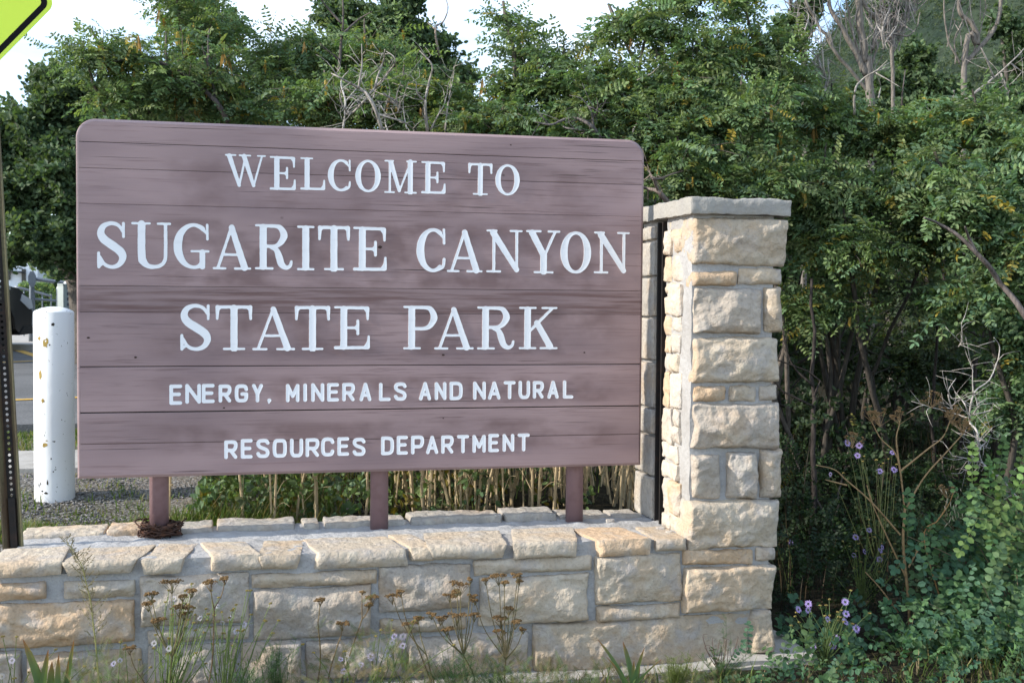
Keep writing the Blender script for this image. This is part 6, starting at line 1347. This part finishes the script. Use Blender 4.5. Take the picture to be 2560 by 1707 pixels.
# meter box
p0 = atY(150, 770, 20.8); p1 = atY(179, 712, 20.8); t = thing('meter_box', (p0[0], 20.8, .64), 'pale grey utility pedestal with stencilled markings in front of the railing', 'utility box')
BOXM = M_('meter_box_paint', (.34, .38, .36), .6); TXT = M_('dark_marking', (.08, .08, .10), .7)
mb = MB(); xm = p0[0]+.115; ca2 = math.radians(28); Mx = np.array([[math.cos(ca2), -math.sin(ca2), 0, p0[0]+.11], [math.sin(ca2), math.cos(ca2), 0, 20.8], [0, 0, 1, 0]])
box(mb, -.11, .11, -.13, .13, .645, p1[2], M3=Mx, bev=.008); mb.build('box_body', BOXM, t)
mb = MB(); box(mb, -.12, .12, -.14, .14, p1[2]-.01, p1[2]+.015, M3=Mx, bev=.004); mb.build('box_lid', BOXM, t)
mb = MB(); lathe(mb, [(.05, 0), (.05, .02), (.03, .045), (0, .05)], (p0[0]+.11, 20.8, p1[2]+.014), 14); mb.build('white_knob', M_('white_knob', (.8, .8, .8), .5), t, True)
mb = MB()
for k in range(5):
    z_ = p1[2]-.08-k*.09; box(mb, -.05, -.02, -.1335, -.1315, z_, z_+.05, M3=Mx); box(mb, .0, .03, -.1335, -.1315, z_+.01, z_+.045, M3=Mx)
mb.build('stencil_marks', TXT, t)
# white camper trailer and building far behind
WH = M_('trailer_white', (.74, .78, .82), .4, noise=((1.5, 3, .5, .8, (.6, .64, .68), .5),)); DKW = M_('dark_window', (.02, .022, .028), .15)
t = thing('camper_trailer', gat(40, 36), 'white camper trailer with dark window and door strips far behind the railing', 'trailer'); A_ = atY(-120, 655, 36); B_ = atY(94, 720, 36)
mb = MB(); box(mb, A_[0], B_[0], 36, 38.3, B_[2]-.55, atY(0, 640, 36)[2]+.5, bev=.12); mb.build('trailer_body', WH, t)
for (x0, x1, y0, y1, nm) in ((54, 65, 672, 720, 'door'), (12, 26, 664, 700, 'window'), (74, 86, 681, 712, 'window'), (-20, 4, 664, 700, 'window')):
    a, c_ = atY(x0, y0, 35.97), atY(x1, y1, 35.97); mb = MB(); box(mb, a[0], c_[0], 35.96, 36.05, c_[2], a[2], bev=.01); mb.build(nm, DKW, t)
mb = MB(); a, c_ = atY(24, 678, 35.9), atY(54, 683, 35.9); box(mb, a[0], c_[0], 35.2, 36, a[2]-.05, a[2], bev=.01); mb.build('awning', DKW, t)
for x in (2, 70): 
    mb = MB(); p = atY(x, 740, 36.3); n = 16; an = np.arange(n)*2*math.pi/n; zc = float(ground_z(p[0], 36))+.36
    V = [(p[0]+.36*math.cos(a), 35.98, zc+.36*math.sin(a)) for a in an]+[(p[0]+.36*math.cos(a), 36.2, zc+.36*math.sin(a)) for a in an]
    mb.add(V, [np.array([list(range(n))]), np.array([list(range(n, 2*n))]), np.array([(k, (k+1) % n, n+(k+1) % n, n+k) for k in range(n)])]); mb.build('wheel', TYR, t)
# hedge
b = gat(90, 30); t = thing('hedge', b, 'clipped green hedge between the trailer and the railing', 'hedge'); rs = np.random.RandomState(66); lm = MB(); n = 5200
a = atY(50, 719, 30); c_ = atY(150, 719, 30); P = np.stack([rs.uniform(a[0], c_[0], n), rs.uniform(30, 31.2, n), rs.uniform(.6, a[2], n)], -1)
P[:n//2, 1] = 30+rs.rand(n//2)*.1; P[n//2:, 2] = a[2]+rs.normal(size=n-n//2)*.03
place(lm, CLB[1][0], CLB[1][1], P, frames(norm(rs.normal(size=(n, 3))), norm(rs.normal(size=(n, 3)))), rs.uniform(.08, .14, n), jitcol(GREENS*1.25, n, rs), CLB[1][2]); lm.build('hedge_leaves', LEAF, t)
mb = MB(); roughbox(mb, a[0]+.05, c_[0]-.05, 30.1, 31.1, .5, a[2]-.08, res=.1, amp=.03); mb.build('hedge_core', M_('hedge_shade', (.03, .045, .02), .95), t)
# rocky outcrop on the mountainside
t = thing('rock_outcrop', atY(2508, 60, 190), 'pale sandstone outcrop on the mountainside at upper right', 'rock outcrop'); rs = np.random.RandomState(4)
for k, (x, y, w, h) in enumerate(((2500, 30, 60, 40), (2512, 75, 70, 34), (2480, 105, 40, 26), (2470, 160, 50, 20), (2535, 50, 30, 50))):
    c_ = atY(x, y, 178-k); mb = MB(); s_ = 178/FPX; roughbox(mb, c_[0]-w*s_/2, c_[0]+w*s_/2, c_[1], c_[1]+22, c_[2]-h*s_/2, c_[2]+h*s_/2, res=.35, amp=.5, seed=k); mb.V = [mb.V[i]+(.9*np.stack([fbm(mb.V[i]*.25, 3, 5+q_) for q_ in range(3)], -1)).astype(np.float32) for i in range(len(mb.V))]
    mb.build('rock_face', M_('outcrop_rock%d' % k, (.50, .42, .34), .95, noise=((.5, 4, .45, .65, (.30, .25, .20), .8),)) if k == 0 else bpy.data.materials['outcrop_rock0'], t, True)
# scrub bushes on the mountainside
rs = np.random.RandomState(91); lm = MB(); n = 9000
az = np.radians(rs.uniform(21, 42, n)); D = rs.uniform(120, 236, n); X = D*np.sin(az); Y = D*np.cos(az)
ht = np.interp(np.degrees(az), [-60, -30, -5, 8, 18, 25.5, 28.6, 34, 45, 60], [6, 8, 9, 12, 20, 33, 52, 76, 92, 92])
Z = ground_z(X, Y)+ht*sst(70, 235, D)*(1+.07*fbm(np.stack([X/38, Y/38, X*0], -1), 4, 3))+sst(60, 100, D)*1.6*fbm(np.stack([X/9, Y/9, X*0], -1), 3, 9)
for q_ in range(3):
    place(lm, CLB[q_ % 3][0], CLB[q_ % 3][1], np.stack([X, Y, Z+.2], -1)+rs.normal(size=(n, 3))*.6, frames(norm(rs.normal(size=(n, 3))), norm(rs.normal(size=(n, 3)))), rs.uniform(.35, .75, n), np.array([(.045, .075, .045), (.055, .085, .055), (.075, .10, .045)])[rs.randint(3, size=n)], CLB[q_ % 3][2])
tag(lm.build('hillside_scrub', LEAF), 'scrub oak covering the mountainside', None, None, 'stuff')
